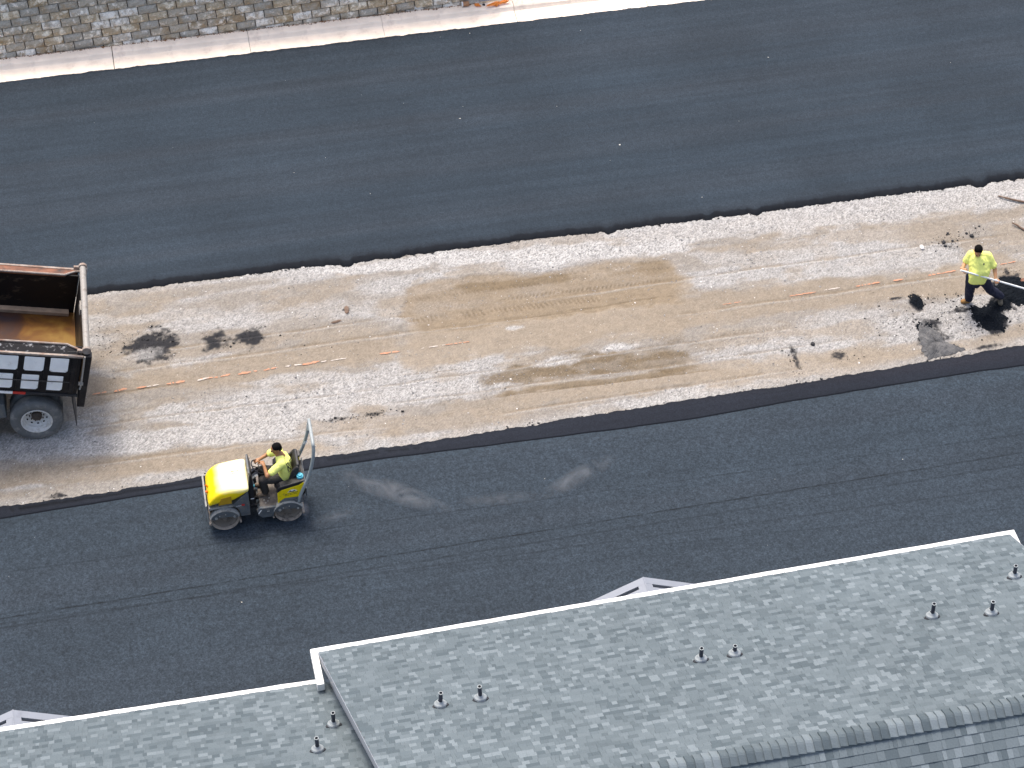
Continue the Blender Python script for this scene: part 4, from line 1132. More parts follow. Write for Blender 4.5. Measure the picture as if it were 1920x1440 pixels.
# front half
bm = bmesh.new(); prism(bm, [(.10, .30), (.29, .30), (.32, .52), (.44, .61), (.43, .65), (.12, .97), (.10, .97)], -.42, .42); fb = bm_obj('front_frame', bm, M['grey_paint'], roller, .012)
bm = bmesh.new(); prism(bm, [(.26, .60), (.26, .635), (.90, .635), (.90, .57), (.75, .60)], -.42, .42); bm_obj('front_deck', bm, M['light_grey'], roller, .008)
bm = bmesh.new(); prism(bm, [(.915, .26), (.95, .26), (.965, .72), (.93, .74)], -.43, .43); bm_obj('front_bumper', bm, M['light_grey'], roller, .012)
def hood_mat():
    m = mat('hood yellow with painted highlight', (0.85, 0.66, 0.0), 0.4)
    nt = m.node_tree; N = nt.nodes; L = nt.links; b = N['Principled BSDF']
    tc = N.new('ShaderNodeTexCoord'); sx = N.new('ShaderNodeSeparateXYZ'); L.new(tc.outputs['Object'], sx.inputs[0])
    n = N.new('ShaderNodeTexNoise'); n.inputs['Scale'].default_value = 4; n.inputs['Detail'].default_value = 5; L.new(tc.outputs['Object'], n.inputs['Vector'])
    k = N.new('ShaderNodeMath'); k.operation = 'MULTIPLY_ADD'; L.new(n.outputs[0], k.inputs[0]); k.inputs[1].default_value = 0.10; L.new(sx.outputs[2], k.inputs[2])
    r = N.new('ShaderNodeMapRange'); r.inputs[1].default_value = 1.03; r.inputs[2].default_value = 1.14; L.new(k.outputs[0], r.inputs[0])  # painted highlight: paler towards the hood top, like bright light from above
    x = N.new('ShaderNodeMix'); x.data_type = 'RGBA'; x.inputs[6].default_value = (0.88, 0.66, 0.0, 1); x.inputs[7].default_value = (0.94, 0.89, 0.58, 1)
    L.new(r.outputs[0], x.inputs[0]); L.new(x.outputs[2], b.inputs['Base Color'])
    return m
bm = bmesh.new()
# lofted hood: cross sections along x, rounded shoulders
def hood_sec(x, zb, zt, hw):
    pts = []
    n = 16
    for i in range(n + 1):
        a = PI * i / n
        c, s_ = math.cos(a), math.sin(a)
        e_ = 0.30
        yy = hw * (abs(c) ** e_) * (1 if c > 0 else -1)
        zz = zb + (zt - zb) * (abs(s_) ** e_)
        pts.append((x, yy, zz))
    return pts
secs = [hood_sec(.075, .97, 1.06, .40), hood_sec(.09, .955, 1.085, .43), hood_sec(.26, .80, 1.10, .445), hood_sec(.42, .655, 1.09, .445), hood_sec(.60, .65, 1.07, .445), hood_sec(.72, .645, 1.01, .44), hood_sec(.82, .64, .91, .43), hood_sec(.88, .64, .79, .415), hood_sec(.905, .645, .72, .38)]
rings = [[bm.verts.new(p) for p in s] for s in secs]
for a, b in zip(rings[:-1], rings[1:]):
    for k in range(len(a) - 1): bm.faces.new((a[k], b[k], b[k + 1], a[k + 1]))
    bm.faces.new((a[-1], b[-1], b[0], a[0]))
bm.faces.new(rings[0][::-1]); bm.faces.new(rings[-1])
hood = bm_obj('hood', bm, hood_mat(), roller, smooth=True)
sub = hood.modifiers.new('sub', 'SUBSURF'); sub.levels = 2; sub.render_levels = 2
# side grille, slanting like the hood's lower edge
for s in (-1, 1):
    bm = bmesh.new()
    prism(bm, [(.44, .735), (.70, .725), (.64, .905), (.44, .935)], min(s * .41, s * .449), max(s * .41, s * .449))
    gr = bm_obj('grille', bm, M['yellow_grille'], hood)
    for k in range(5):
        bm = bmesh.new(); z = .76 + k * .032
        b3(bm, .455, .675 - k * .008, min(s * .448, s * .452), max(s * .448, s * .452), z, z + .008); bm_obj('grille_slat', bm, M['ochre_slat'], hood)
bm = bmesh.new(); bx(bm, (.895, .10, .80), (.05, .045, .05), (0, .5, 0)); bm_obj('indicator', bm, M['orange_lens'], roller, .01)
bm = bmesh.new(); bx(bm, (.885, -.02, .83), (.03, .02, .09), (0, .5, 0)); bm_obj('indicator', bm, M['orange_lens'], roller, .005)
# small dark lettering strokes on the hood and the frame (illegible at this size)
def strokes(name, items, m, parent, plane, t=0.004):
    """items: (a0, b0, a1, b1) little bars on a plane given as function (a, b) -> point, with the plane's normal"""
    bm = bmesh.new()
    fn, nrm = plane
    for a0, b0, a1, b1 in items:
        P = [Vector(fn(a0, b0)), Vector(fn(a1, b0)), Vector(fn(a1, b1)), Vector(fn(a0, b1))]
        q = [bm.verts.new(p) for p in P] + [bm.verts.new(p + Vector(nrm) * t) for p in P]
        for f in ((0, 1, 2, 3), (7, 6, 5, 4), (0, 4, 5, 1), (1, 5, 6, 2), (2, 6, 7, 3), (3, 7, 4, 0)): bm.faces.new([q[k] for k in f])
    return bm_obj(name, bm, m, parent)
def wordbars(a, b, w, h, n, rg=random.Random(4)):
    out = []; x = a
    for k in range(n):
        cw = w / n
        out.append((x, b, x + cw * rg.uniform(.35, .8), b + h * rg.uniform(.5, 1))); x += cw
    return out
strokes('lettering', wordbars(-.10, .0, .20, .035, 9) + wordbars(-.07, -.06, .12, .025, 5), M['print'], hood, (lambda a, b: (.34 - a, -.06 - b * .9, 1.0955), (0, 0, 1)))
strokes('lettering', wordbars(0, 0, .10, .022, 5), M['print_white'], fb, (lambda a, b: (.36 - a, .4205, .60 + b), (0, 1, 0)))
bm = bmesh.new(); bx(bm, (.225, .423, .625), (.06, .006, .045)); bm_obj('emblem', bm, M['red'], fb)
# articulation joint
bm = bmesh.new(); cyl(bm, (.03, 0, .30), (.03, 0, .62), .09); bx(bm, (.03, 0, .42), (.30, .22, .07)); bx(bm, (.03, .30, .45), (.16, .03, .03)); bm_obj('articulation', bm, M['black_plastic'], roller, .008)
bm = bmesh.new(); tube(bm, smooth_path([(.10, .20, .55), (.02, .30, .48), (-.06, .24, .42), (-.12, .18, .45)]), .016, 8); bm_obj('hydraulic_hose', bm, M['rubber'], roller)
# console behind the hood
bm = bmesh.new(); prism(bm, [(.085, .36), (.085, 1.0), (.05, 1.30), (.015, 1.31), (-.02, 1.02), (-.02, .50), (-.05, .36)], -.30, .30); con = bm_obj('console', bm, M['black_plastic'], roller, .015)
bm = bmesh.new(); bx(bm, (.035, .0, 1.26), (.03, .52, .16), (0, .12, 0)); bm_obj('console_shield', bm, M['grey_paint'], con, .01)
bm = bmesh.new(); tube(bm, [(0, 0, 1.02), (-.15, 0, 1.19)], .022, 10); bm_obj('steering_column', bm, M['black_plastic'], con)
bm = bmesh.new()
Mst = Matrix.Translation((-.17, 0, 1.20)) @ Matrix.Rotation(R(-38), 4, 'Y')
ring = [Mst @ Vector((.175 * math.cos(a), .175 * math.sin(a), 0)) for a in np.linspace(0, 2 * PI, 33)]
tube(bm, ring, .013, 8, cap=False)
for a in (0.3, 2.4, 4.5): tube(bm, [Mst @ Vector((0, 0, -.02)), Mst @ Vector((.17 * math.cos(a), .17 * math.sin(a), 0))], .010, 6)
bm_obj('steering_wheel', bm, M['black_plastic'], con)
bm = bmesh.new(); bx(bm, (-.03, .17, .86), (.03, .05, .05)); bm_obj('gauge', bm, M['cyan'], con, .008)
bm = bmesh.new(); bx(bm, (.03, .305, .64), (.07, .01, .016)); bm_obj('plate', bm, M['print_white'], con)
# rear half: platform, step tray, yellow body
bm = bmesh.new(); prism(bm, [(-.10, .47), (-.10, .505), (-.50, .505), (-.50, .47)], -.42, .42); pf = bm_obj('platform', bm, M['platform'], roller, .004)
for (x, y) in ((-.20, .26), (-.27, .30), (-.22, .34), (-.30, .22)):
    bm = bmesh.new(); cyl(bm, (x, y, .505), (x, y, .512), .014, seg=10); bm_obj('stud', bm, M['bolt'], pf)
for s in (-1, 1):
    bm = bmesh.new()
    prism(bm, [(-.09, .50), (-.03, .44), (-.05, .30), (-.13, .22), (-.34, .22), (-.385, .36), (-.42, .50)], min(s * .40, s * .47), max(s * .40, s * .47)); sb = bm_obj('step_side', bm, M['grey_paint'], roller, .012)
    bm = bmesh.new(); bx(bm, (-.085, s * .474, .405), (.018, .008, .11), (0, -.55, 0)); bm_obj('white_strip', bm, M['print_white'], sb)
    bm = bmesh.new(); bx(bm, (-.25, s * .4735, .40), (.05, .006, .024)); bm_obj('badge', bm, M['bolt'], sb)
    # yellow side
    bm = bmesh.new()
    prism(bm, [(-.46, .52), (-.47, .82), (-.56, .90), (-.90, .985), (-.97, 1.03), (-1.0, 1.02), (-1.0, .80), (-.93, .66), (-.60, .66), (-.52, .60)], min(s * .33, s * .43), max(s * .33, s * .43)); ys = bm_obj('side_body', bm, M['yellow'], roller, .012)
    if s > 0:
        pl = (lambda a, b: (-.62 - a, .4315, .76 + b + a * .20), (0, 1, 0))
        strokes('lettering', wordbars(0, 0, .26, .020, 11) + wordbars(.0, -.035, .24, .016, 11), M['print'], ys, pl, .002)
        bm = bmesh.new(); prism(bm, [(-.665, .815), (-.72, .88), (-.78, .895), (-.845, .865), (-.855, .84)], .4305, .433); bm_obj('emblem', bm, M['print_white'], ys)
        bm = bmesh.new(); prism(bm, [(-.685, .825), (-.725, .87), (-.745, .845), (-.77, .845), (-.80, .87), (-.83, .85), (-.78, .835), (-.74, .832)], .4332, .435); bm_obj('emblem', bm, M['print'], ys)
    bm = bmesh.new(); prism(bm, [(-.48, .50), (-.52, .60), (-.60, .66), (-.93, .66), (-.96, .60), (-.93, .50), (-.80, .585), (-.58, .575)], min(s * .40, s * .45), max(s * .40, s * .45)); bm_obj('fender_plate', bm, M['grey_paint'], roller, .006)
    # black arm rail above the yellow
    bm = bmesh.new(); prism(bm, [(-.455, .82), (-.47, .93), (-.53, .985), (-.95, 1.085), (-1.02, 1.09), (-1.0, 1.055), (-.90, .98), (-.56, .895)], min(s * .27, s * .425), max(s * .27, s * .425)); bm_obj('side_rail', bm, M['black_plastic'], roller, .015)
bm = bmesh.new(); prism(bm, [(-.47, .50), (-.47, .78), (-1.0, .90), (-1.03, .90), (-1.02, .62), (-.95, .55)], -.33, .33); bm_obj('rear_body', bm, M['black_plastic'], roller, .01)
bm = bmesh.new(); b3(bm, -1.05, -1.025, -.42, .42, .62, .86); bm_obj('rear_panel', bm, M['grey_paint'], roller, .01)
bm = bmesh.new(); cyl(bm, (-.945, .30, 1.07), (-.945, .30, 1.13), .068, seg=20); cyl(bm, (-.945, .30, 1.12), (-.945, .30, 1.165), .055, .045, seg=20); bm_obj('water_cap', bm, M['cyan'], roller, .008)
# seat
bm = bmesh.new(); bx(bm, (-.64, 0, .80), (.42, .44, .10), (0, .06, 0)); seat = bm_obj('seat', bm, M['black_plastic'], roller, .035, seg=3)
bm = bmesh.new(); prism(bm, [(-.82, .82), (-.74, .84), (-.86, 1.28), (-.90, 1.35), (-.95, 1.36), (-.96, 1.28)], -.23, .23); bm_obj('seat_back', bm, M['black_plastic'], roller, .04, seg=3)
for s in (-1, 1):
    bm = bmesh.new(); prism(bm, [(-.62, .86), (-.72, .98), (-.80, 1.22), (-.90, 1.34), (-.95, 1.30), (-.88, .90)], min(s * .20, s * .26), max(s * .20, s * .26)); bm_obj('seat_side', bm, M['rubber'], roller, .025)
# roll-over bar
path = []
for s in (1, -1):
    leg = [(-.86, s * .44, .52), (-.94, s * .44, .78), (-1.10, s * .43, 1.18), (-1.20, s * .41, 1.55), (-1.24, s * .395, 1.80), (-1.25, s * .36, 1.93), (-1.25, s * .27, 2.00)]
    path += leg if s > 0 else leg[::-1]
bm = bmesh.new(); tube(bm, smooth_path(path, 5), .034, 14); bm_obj('roll_bar', bm, M['rops'], roller, smooth=True)
for s in (-1, 1):
    bm = bmesh.new(); bx(bm, (-.88, s * .452, .56), (.16, .02, .12), (0, .3, 0)); bm_obj('roll_bar_bracket', bm, M['grey_paint'], roller, .006)
bm = bmesh.new(); cyl(bm, (-1.235, -.40, 1.66), (-1.243, -.395, 1.82), .037, seg=14); bm_obj('warning_sticker', bm, M['print_white'], roller)
bm = bmesh.new(); cyl(bm, (-1.13, -.425, 1.26), (-1.155, -.42, 1.34), .037, seg=14); bm_obj('warning_sticker', bm, M['print_white'], roller)
# spray nozzle line at the rear drum
bm = bmesh.new(); tube(bm, [(-.97, -.42, .50), (-.97, .42, .50)], .014, 8); bm_obj('spray_bar', bm, M['black_plastic'], roller)

# ================================================================== PEOPLE
from mathutils import noise as mnoise
def blob(name, parts, m, parent=None, voxel=0.010, smooth=6, wrinkle=0.0):
    """one continuous skin over tapered limbs: (p0, p1, r0, r1) or ('e', centre, radii, rotation)"""
    bm = bmesh.new()
    for p in parts:
        if p[0] == 'e':
            rot = Euler(p[3]).to_matrix().to_4x4() if len(p) > 3 else Matrix.Identity(4)
            bmesh.ops.create_uvsphere(bm, u_segments=20, v_segments=14, radius=1.0, matrix=Matrix.Translation(p[1]) @ rot @ Matrix.Diagonal((*p[2], 1)))
        else:
            p0, p1, r0, r1 = Vector(p[0]), Vector(p[1]), p[2], p[3]
            d = p1 - p0
            n = 14
            q = d.to_track_quat('Z', 'Y').to_matrix().to_4x4(); L = d.length
            prof = [(0, -r0)]
            for k in range(1, 6): a = -PI / 2 + k * PI / 10; prof.append((r0 * math.cos(a), r0 * math.sin(a)))
            for k in range(0, 5): a = k * PI / 10; prof.append((r1 * math.cos(a), L + r1 * math.sin(a)))
            prof.append((0, L + r1))
            lathe(bm, prof, n, Matrix.Translation(p0) @ q)
    bmesh.ops.recalc_face_normals(bm, faces=bm.faces[:])
    me = bpy.data.meshes.new('tmp'); bm.to_mesh(me); bm.free()
    o = bpy.data.objects.new('tmp', me); C.objects.link(o)
    r = o.modifiers.new('r', 'REMESH'); r.mode = 'VOXEL'; r.voxel_size = voxel
    if smooth:
        s = o.modifiers.new('s', 'SMOOTH'); s.iterations = smooth; s.factor = 0.5
    dg = bpy.context.evaluated_depsgraph_get()
    me2 = bpy.data.meshes.new_from_object(o.evaluated_get(dg))
    bpy.data.objects.remove(o, do_unlink=True); bpy.data.meshes.remove(me)
    me2.name = name
    if wrinkle:
        nv = len(me2.vertices)
        co = np.empty(nv * 3, np.float32); me2.vertices.foreach_get('co', co); co = co.reshape(-1, 3)
        nn = np.empty(nv * 3, np.float32); me2.vertex_normals.foreach_get('vector', nn); nn = nn.reshape(-1, 3)
        f_ = np.array([mnoise.noise(Vector((c[0] * 9, c[1] * 9, c[2] * 5 + 3))) * .6 + mnoise.noise(Vector((c[0] * 20 + c[2] * 9, c[1] * 20, c[2] * 14))) * .5 for c in co.tolist()])
        co = co + nn * (wrinkle * f_)[:, None]
        me2.vertices.foreach_set('co', co.astype(np.float32).ravel()); me2.update()
    me2.materials.clear()
    return link(name, me2, m, parent, smooth=True)

def hand_parts(wrist, palm_dir, curl_dir, thumb_dir, s=1.0):
    """palm plus five bent fingers wrapping in curl_dir"""
    w = Vector(wrist); a = Vector(palm_dir).normalized(); c = Vector(curl_dir); c = (c - a * c.dot(a)).normalized()
    t = a.cross(c)
    if t.dot(Vector(thumb_dir)) < 0: t = -t
    out = [(w - a * .03, w + a * .02, .026 * s, .030 * s)]
    for k, (off, ln_) in enumerate(((.030, .070), (.010, .078), (-.010, .073), (-.030, .058))):
        b = w + a * .085 * s + t * off * s
        out.append((w + t * off * .6 * s, b, .019 * s, .014 * s))
        k1 = b + (a * .55 + c * .75).normalized() * ln_ * .5 * s
        k2 = k1 + (c * .9 - a * .5).normalized() * ln_ * .42 * s
        out.append((b, k1, .0105 * s, .0095 * s)); out.append((k1, k2, .0095 * s, .0085 * s))
    th0 = w + a * .025 * s + t * .025 * s; th1 = th0 + (t * .6 + a * .6 + c * .35).normalized() * .045 * s; th2 = th1 + (c * .8 + a * .4).normalized() * .035 * s
    out += [(w, th0, .022 * s, .016 * s), (th0, th1, .014 * s, .012 * s), (th1, th2, .012 * s, .010 * s)]
    return out

def head_parts(c, face, up=(0, 0, 1), s=1.0):
    c = Vector(c); f = Vector(face).normalized(); u = Vector(up); u = (u - f * u.dot(f)).normalized(); r = f.cross(u)
    rot = Matrix((r, f, u)).transposed().to_euler()
    P = lambda x, y, z: c + r * x * s + f * y * s + u * z * s
    out = [('e', P(0, -.012, .025), (.078 * s, .096 * s, .092 * s), rot), ('e', P(0, .018, -.045), (.062 * s, .072 * s, .075 * s), rot),
           (P(0, .055, -.085), P(0, .062, -.085), .026 * s, .024 * s),                     # chin
           (P(0, .085, .010), P(0, .105, -.022), .010 * s, .017 * s),                     # nose
           (P(-.03, .075, .028), P(.03, .075, .028), .018 * s, .018 * s),                 # brow
           (P(-.018, .082, -.052), P(.018, .082, -.052), .010 * s, .010 * s),             # lips
           ('e', P(.078, -.005, -.005), (.012 * s, .022 * s, .034 * s), rot), ('e', P(-.078, -.005, -.005), (.012 * s, .022 * s, .034 * s), rot)]
    return out, P, rot

# ---- worker with the long-handled rake, joints surveyed with their heights
def W3(x, y, z): return G(1660 + x / 5.142, 400 + y / 5.142, z)
wk = {}
wk['footR'] = W3(800, 838, .07); wk['toeR'] = W3(748, 850, .04)
wk['footL'] = W3(1105, 815, .09); wk['toeL'] = W3(1112, 868, .05)
wk['kneeR'] = W3(815, 735, .47); wk['kneeL'] = W3(1012, 735, .50)
wk['hipR'] = W3(835, 612, .90); wk['hipL'] = W3(935, 620, .90)
wk['pelvis'] = W3(890, 600, .95)
wk['belly'] = W3(908, 545, 1.08); wk['chest'] = W3(906, 440, 1.28); wk['neck'] = W3(898, 385, 1.42)
wk['head'] = W3(895, 362, 1.58)
wk['shR'] = W3(828, 392, 1.37); wk['shL'] = W3(988, 405, 1.37)
wk['elR'] = W3(768, 478, 1.16); wk['elL'] = W3(1055, 535, 1.10)
wk['wrR'] = W3(742, 538, 1.15); wk['wrL'] = W3(1064, 626, .98)
wk['haR'] = W3(762, 560, 1.15); wk['haL'] = W3(1074, 664, .92)
pole_a = W3(752, 556, 1.20); pole_b = W3(1085, 652, .95)
pdir = (pole_b - pole_a).normalized()
base = Vector((wk['pelvis'].x, wk['pelvis'].y, 0))
J = {k: v - base for k, v in wk.items()}
hp, HP, hrot = head_parts(J['head'], (-.05, -.80, -.55), (0, -.3, 1), 1.05)
body = []
body += hp
body += [(J['neck'] - Vector((0, 0, .06)), J['head'] - Vector((0, -.02, .07)), .062, .056)]
body += [(J['neck'], J['shR'], .06, .06), (J['neck'], J['shL'], .06, .06), (J['chest'], J['belly'], .13, .15), (J['belly'], J['pelvis'], .15, .13), (J['neck'], J['chest'], .08, .13)]
for s in 'RL':
    body += [(J['sh' + s], J['el' + s], .056, .044), (J['el' + s], J['wr' + s], .046, .030)]
    body += [(J['pelvis'], J['hip' + s], .11, .10), (J['hip' + s], J['knee' + s], .085, .060), (J['knee' + s], J['foot' + s], .058, .042), (J['foot' + s], J['toe' + s], .04, .032)]
body += hand_parts(J['wrR'], J['haR'] - J['wrR'] + pdir * .02, (0, .6, -.4), pdir) + hand_parts(J['wrL'], J['haL'] - J['wrL'], (0.0, -.8, .2), pdir)
worker = blob('person', body, M['skin_light'], voxel=0.0075, smooth=4)
worker.location = base
tag(worker, 'standing worker in high-visibility shirt striding and holding a long pale rake handle', 'person')
# shirt: torso with short sleeves, loose and rounded at the belly
hemz = J['pelvis'] + Vector((0, -.02, -.06))
shirt = [(J['neck'] - Vector((0, 0, .03)), J['chest'], .095, .165), (J['neck'] - Vector((0, 0, .04)), J['shR'], .085, .085), (J['neck'] - Vector((0, 0, .04)), J['shL'], .085, .085),
         (J['chest'] + Vector((-.09, 0, .02)), J['belly'] + Vector((-.08, -.02, 0)), .13, .14), (J['chest'] + Vector((.09, 0, .02)), J['belly'] + Vector((.08, -.02, 0)), .13, .14),
         (J['belly'] + Vector((-.07, -.03, 0)), hemz + Vector((-.07, 0, 0)), .145, .13), (J['belly'] + Vector((.07, -.03, 0)), hemz + Vector((.07, 0, 0)), .145, .13)]
shirt += [(J['chest'] + Vector((0, -.045, 0)), J['belly'] + Vector((0, -.045, .02)), .14, .15), (J['belly'] + Vector((0, -.045, .02)), hemz + Vector((0, -.02, .03)), .15, .135)]
for s in 'RL':
    m_ = J['sh' + s].lerp(J['el' + s], .72)
    shirt.append((J['sh' + s], m_, .085, .082))
so = blob('shirt', shirt, M['hivis'], worker, 0.010, 5, 0.016)
bm = bmesh.new(); fr = J['chest'] + Vector((.06, -.175, .02)); bx(bm, fr, (.03, .03, .03), (0.5, 0, 0)); bm_obj('chest_emblem', bm, M['print'], so)
tro = []
for s in 'RL':
    tro += [(J['pelvis'] + Vector((0, 0, -.02)), J['hip' + s], .145, .125), (J['hip' + s], J['knee' + s], .122, .100), (J['knee' + s], J['foot' + s] + Vector((0, 0, .05)), .098, .085)]
tro.append((J['pelvis'] + Vector((0, 0, -.02)), J['pelvis'] + Vector((0, -.01, -.20)), .14, .10))
blob('trousers', tro, M['navy'], worker, 0.010, 5, 0.016)
bm = bmesh.new()
for s in 'RL':
    blob('boot', [(J['foot' + s] + Vector((0, 0, .04)), J['foot' + s], .062, .062), (J['foot' + s], J['toe' + s], .058, .050)], M['boot_tan'] if s == 'R' else M['boot_grey'] if 'boot_grey' in M else M['boot_tan'], worker, 0.009, 3)
bm.free()
blob('hair', [('e', HP(0, -.022, .048), (.086, .098, .082), hrot), ('e', HP(0, -.06, .0), (.075, .06, .075), hrot)], M['hair'], worker, 0.008, 3)
blob('glove', [(J['wrL'].lerp(J['haL'], .3), J['haL'] + Vector((0, 0, -.05)), .034, .030)] , M['glove'], worker, 0.007, 3)
for s in (-1, 1):
    bm = bmesh.new(); bmesh.ops.create_uvsphere(bm, u_segments=10, v_segments=8, radius=.011, matrix=Matrix.Translation(HP(s * .031, .092, .008))); bm_obj('eye', bm, M['print'], worker)
# lute: long handle and a wide head resting on the gravel
end = pole_a + pdir * min(2.55, (pole_a.z - 0.05) / -pdir.z)
rake = empty('asphalt_rake', (end.x, end.y, 0)); tag(rake, 'long pale aluminium handled rake held across the worker\'s waist', 'rake')
e0 = Vector((end.x, end.y, 0))
bm = bmesh.new(); tube(bm, [pole_a - pdir * .06 - e0, end - e0], .019, 12); bm_obj('handle', bm, M['pole'], rake)
bm = bmesh.new(); side = Vector((-pdir.y, pdir.x, 0)).normalized()
bx(bm, (0, 0, end.z), (.02, .9, .08), (0, 0, math.atan2(pdir.y, pdir.x))); bm_obj('rake_head', bm, M['galv'], rake, .004)

# ---- roller operator, in the machine's own frame
def RO(x, y, z): return MRo @ Vector((x, y, z))
ob = {'pelvis': (-.66, 0, .92), 'belly': (-.69, 0, 1.06), 'chest': (-.66, 0, 1.28), 'neck': (-.60, 0, 1.47), 'head': (-.545, -.01, 1.64),
      'shL': (-.62, .19, 1.40), 'shR': (-.60, -.19, 1.41), 'elL': (-.31, .27, 1.19), 'elR': (-.36, -.28, 1.22), 'wrL': (-.27, .06, 1.30), 'wrR': (-.20, -.20, 1.20), 'haL': (-.24, -.03, 1.32), 'haR': (-.14, -.16, 1.22),
      'hipL': (-.62, .10, .90), 'hipR': (-.62, -.10, .90), 'kneeL': (-.22, .14, .96), 'kneeR': (-.22, -.14, .96), 'footL': (-.24, .12, .56), 'footR': (-.22, -.12, .56), 'toeL': (-.10, .14, .535), 'toeR': (-.09, -.14, .535)}
obase = RO(-.66, 0, .86)
J = {k: RO(*v) - obase for k, v in ob.items()}
fd = rf
hp, HP, hrot = head_parts(J['head'], fd * .9 + rl * .12 + Vector((0, 0, -.25)), (0, 0, 1), 1.0)
body = hp + [(J['neck'] - Vector((0, 0, .05)), J['head'] - Vector((0, 0, .07)), .058, .054), (J['neck'], J['shR'], .055, .055), (J['neck'], J['shL'], .055, .055), (J['neck'], J['chest'], .08, .115), (J['chest'], J['belly'], .115, .12), (J['belly'], J['pelvis'], .12, .12)]
for s in 'RL':
    body += [(J['sh' + s], J['el' + s], .050, .040), (J['el' + s], J['wr' + s], .041, .028), (J['pelvis'], J['hip' + s], .10, .09), (J['hip' + s], J['knee' + s], .075, .058), (J['knee' + s], J['foot' + s], .055, .042), (J['foot' + s], J['toe' + s], .038, .030)]
body += hand_parts(J['wrL'], J['haL'] - J['wrL'], fd * .3 + Vector((0, 0, -.8)), fd) + hand_parts(J['wrR'], J['haR'] - J['wrR'], fd * .2 + Vector((0, 0, -.8)), rl)
oper = blob('person', body, M['skin_tan'], voxel=0.0075, smooth=4)
oper.location = obase
tag(oper, 'seated roller operator in printed high-visibility shirt with hands on the steering wheel', 'person')
bk = -fd
shirt = [(J['neck'] - Vector((0, 0, .03)), J['chest'], .085, .15), (J['neck'] - Vector((0, 0, .03)), J['shR'], .078, .078), (J['neck'] - Vector((0, 0, .03)), J['shL'], .078, .078),
         (J['chest'] + rl * .08, J['belly'] + rl * .08, .125, .125), (J['chest'] - rl * .08, J['belly'] - rl * .08, .125, .125), (J['belly'] + rl * .07, J['pelvis'] + rl * .07, .13, .135), (J['belly'] - rl * .07, J['pelvis'] - rl * .07, .13, .135)]
for s in 'RL':
    shirt.append((J['sh' + s], J['sh' + s].lerp(J['el' + s], .66), .078, .076))
so = blob('shirt', shirt, M['hivis'], oper, 0.010, 5, 0.013)
tro = []
for s in 'RL':
    tro += [(J['pelvis'], J['hip' + s], .125, .11), (J['hip' + s], J['knee' + s], .105, .082), (J['knee' + s], J['foot' + s] + Vector((0, 0, .04)), .080, .070)]
blob('trousers', tro, M['khaki'], oper, 0.010, 4, 0.012)
for s in 'RL':
    blob('boot', [(J['foot' + s] + Vector((0, 0, .03)), J['foot' + s], .055, .055), (J['foot' + s], J['toe' + s], .052, .045)], M['boot_dusty'] if 'boot_dusty' in M else M['platform'], oper, 0.009, 3)
blob('hair', [('e', HP(0, -.022, .045), (.083, .095, .078), hrot), ('e', HP(0, -.06, .0), (.073, .055, .07), hrot)], M['hair'], oper, 0.008, 3)
for s in (-1, 1):
    bm = bmesh.new(); bmesh.ops.create_uvsphere(bm, u_segments=10, v_segments=8, radius=.010, matrix=Matrix.Translation(HP(s * .031, .088, .008))); bm_obj('eye', bm, M['print'], oper)
# print on the back of the shirt: one large initial and small lines, shrink-wrapped to the cloth
def back_print():
    items = []
    # initial R in strokes (a across the back, b up)
    items += [(-.10, -.09, -.085, .09), (-.10, .075, -.045, .09), (-.055, .02, -.04, .09), (-.10, .005, -.045, .02)]
    diag = [(-.085 + .012 * k, .005 - .02 * k, -.065 + .012 * k, -.015 - .02 * k) for k in range(5)]
    items += diag
    rg = random.Random(2)
    for r_ in range(4):
        items += wordbars(-.025, .065 - r_ * .038, .12, .018, 6, rg)
    items += wordbars(-.10, -.115, .2, .014, 10, rg)
    ctr = (J['chest'] * .6 + J['belly'] * .4) + Vector((0, 0, .03))
    nrm = (bk * .75 + rl * .8 + Vector((0, 0, .35))).normalized()
    across = Vector((0, 0, 1)).cross(nrm).normalized(); upv = nrm.cross(across)
    bm = bmesh.new()
    dg = bpy.context.evaluated_depsgraph_get(); dg.update()
    for a0, b0, a1, b1 in items:
        na = max(1, int(abs(a1 - a0) / .02)); nb = max(1, int(abs(b1 - b0) / .02))
        gr = []
        for i in range(na + 1):
            for j in range(nb + 1):
                p = ctr + across * (a0 + (a1 - a0) * i / na) + upv * (b0 + (b1 - b0) * j / nb) + nrm * .4
                hit, loc, n_, _ = so.ray_cast(p, -nrm)
                gr.append(bm.verts.new((loc + nrm * .004) if hit else p - nrm * .25))
        for i in range(na):
            for j in range(nb):
                k = i * (nb + 1) + j
                bm.faces.new((gr[k], gr[k + nb + 1], gr[k + nb + 2], gr[k + 1]))
    o = bm_obj('shirt_print', bm, M['print'], so)
    s_ = o.modifiers.new('thick', 'SOLIDIFY'); s_.thickness = .002; s_.offset = 1
back_print()

# ================================================================== LOOSE THINGS ON THE GROUND
def on_ground(o): return o
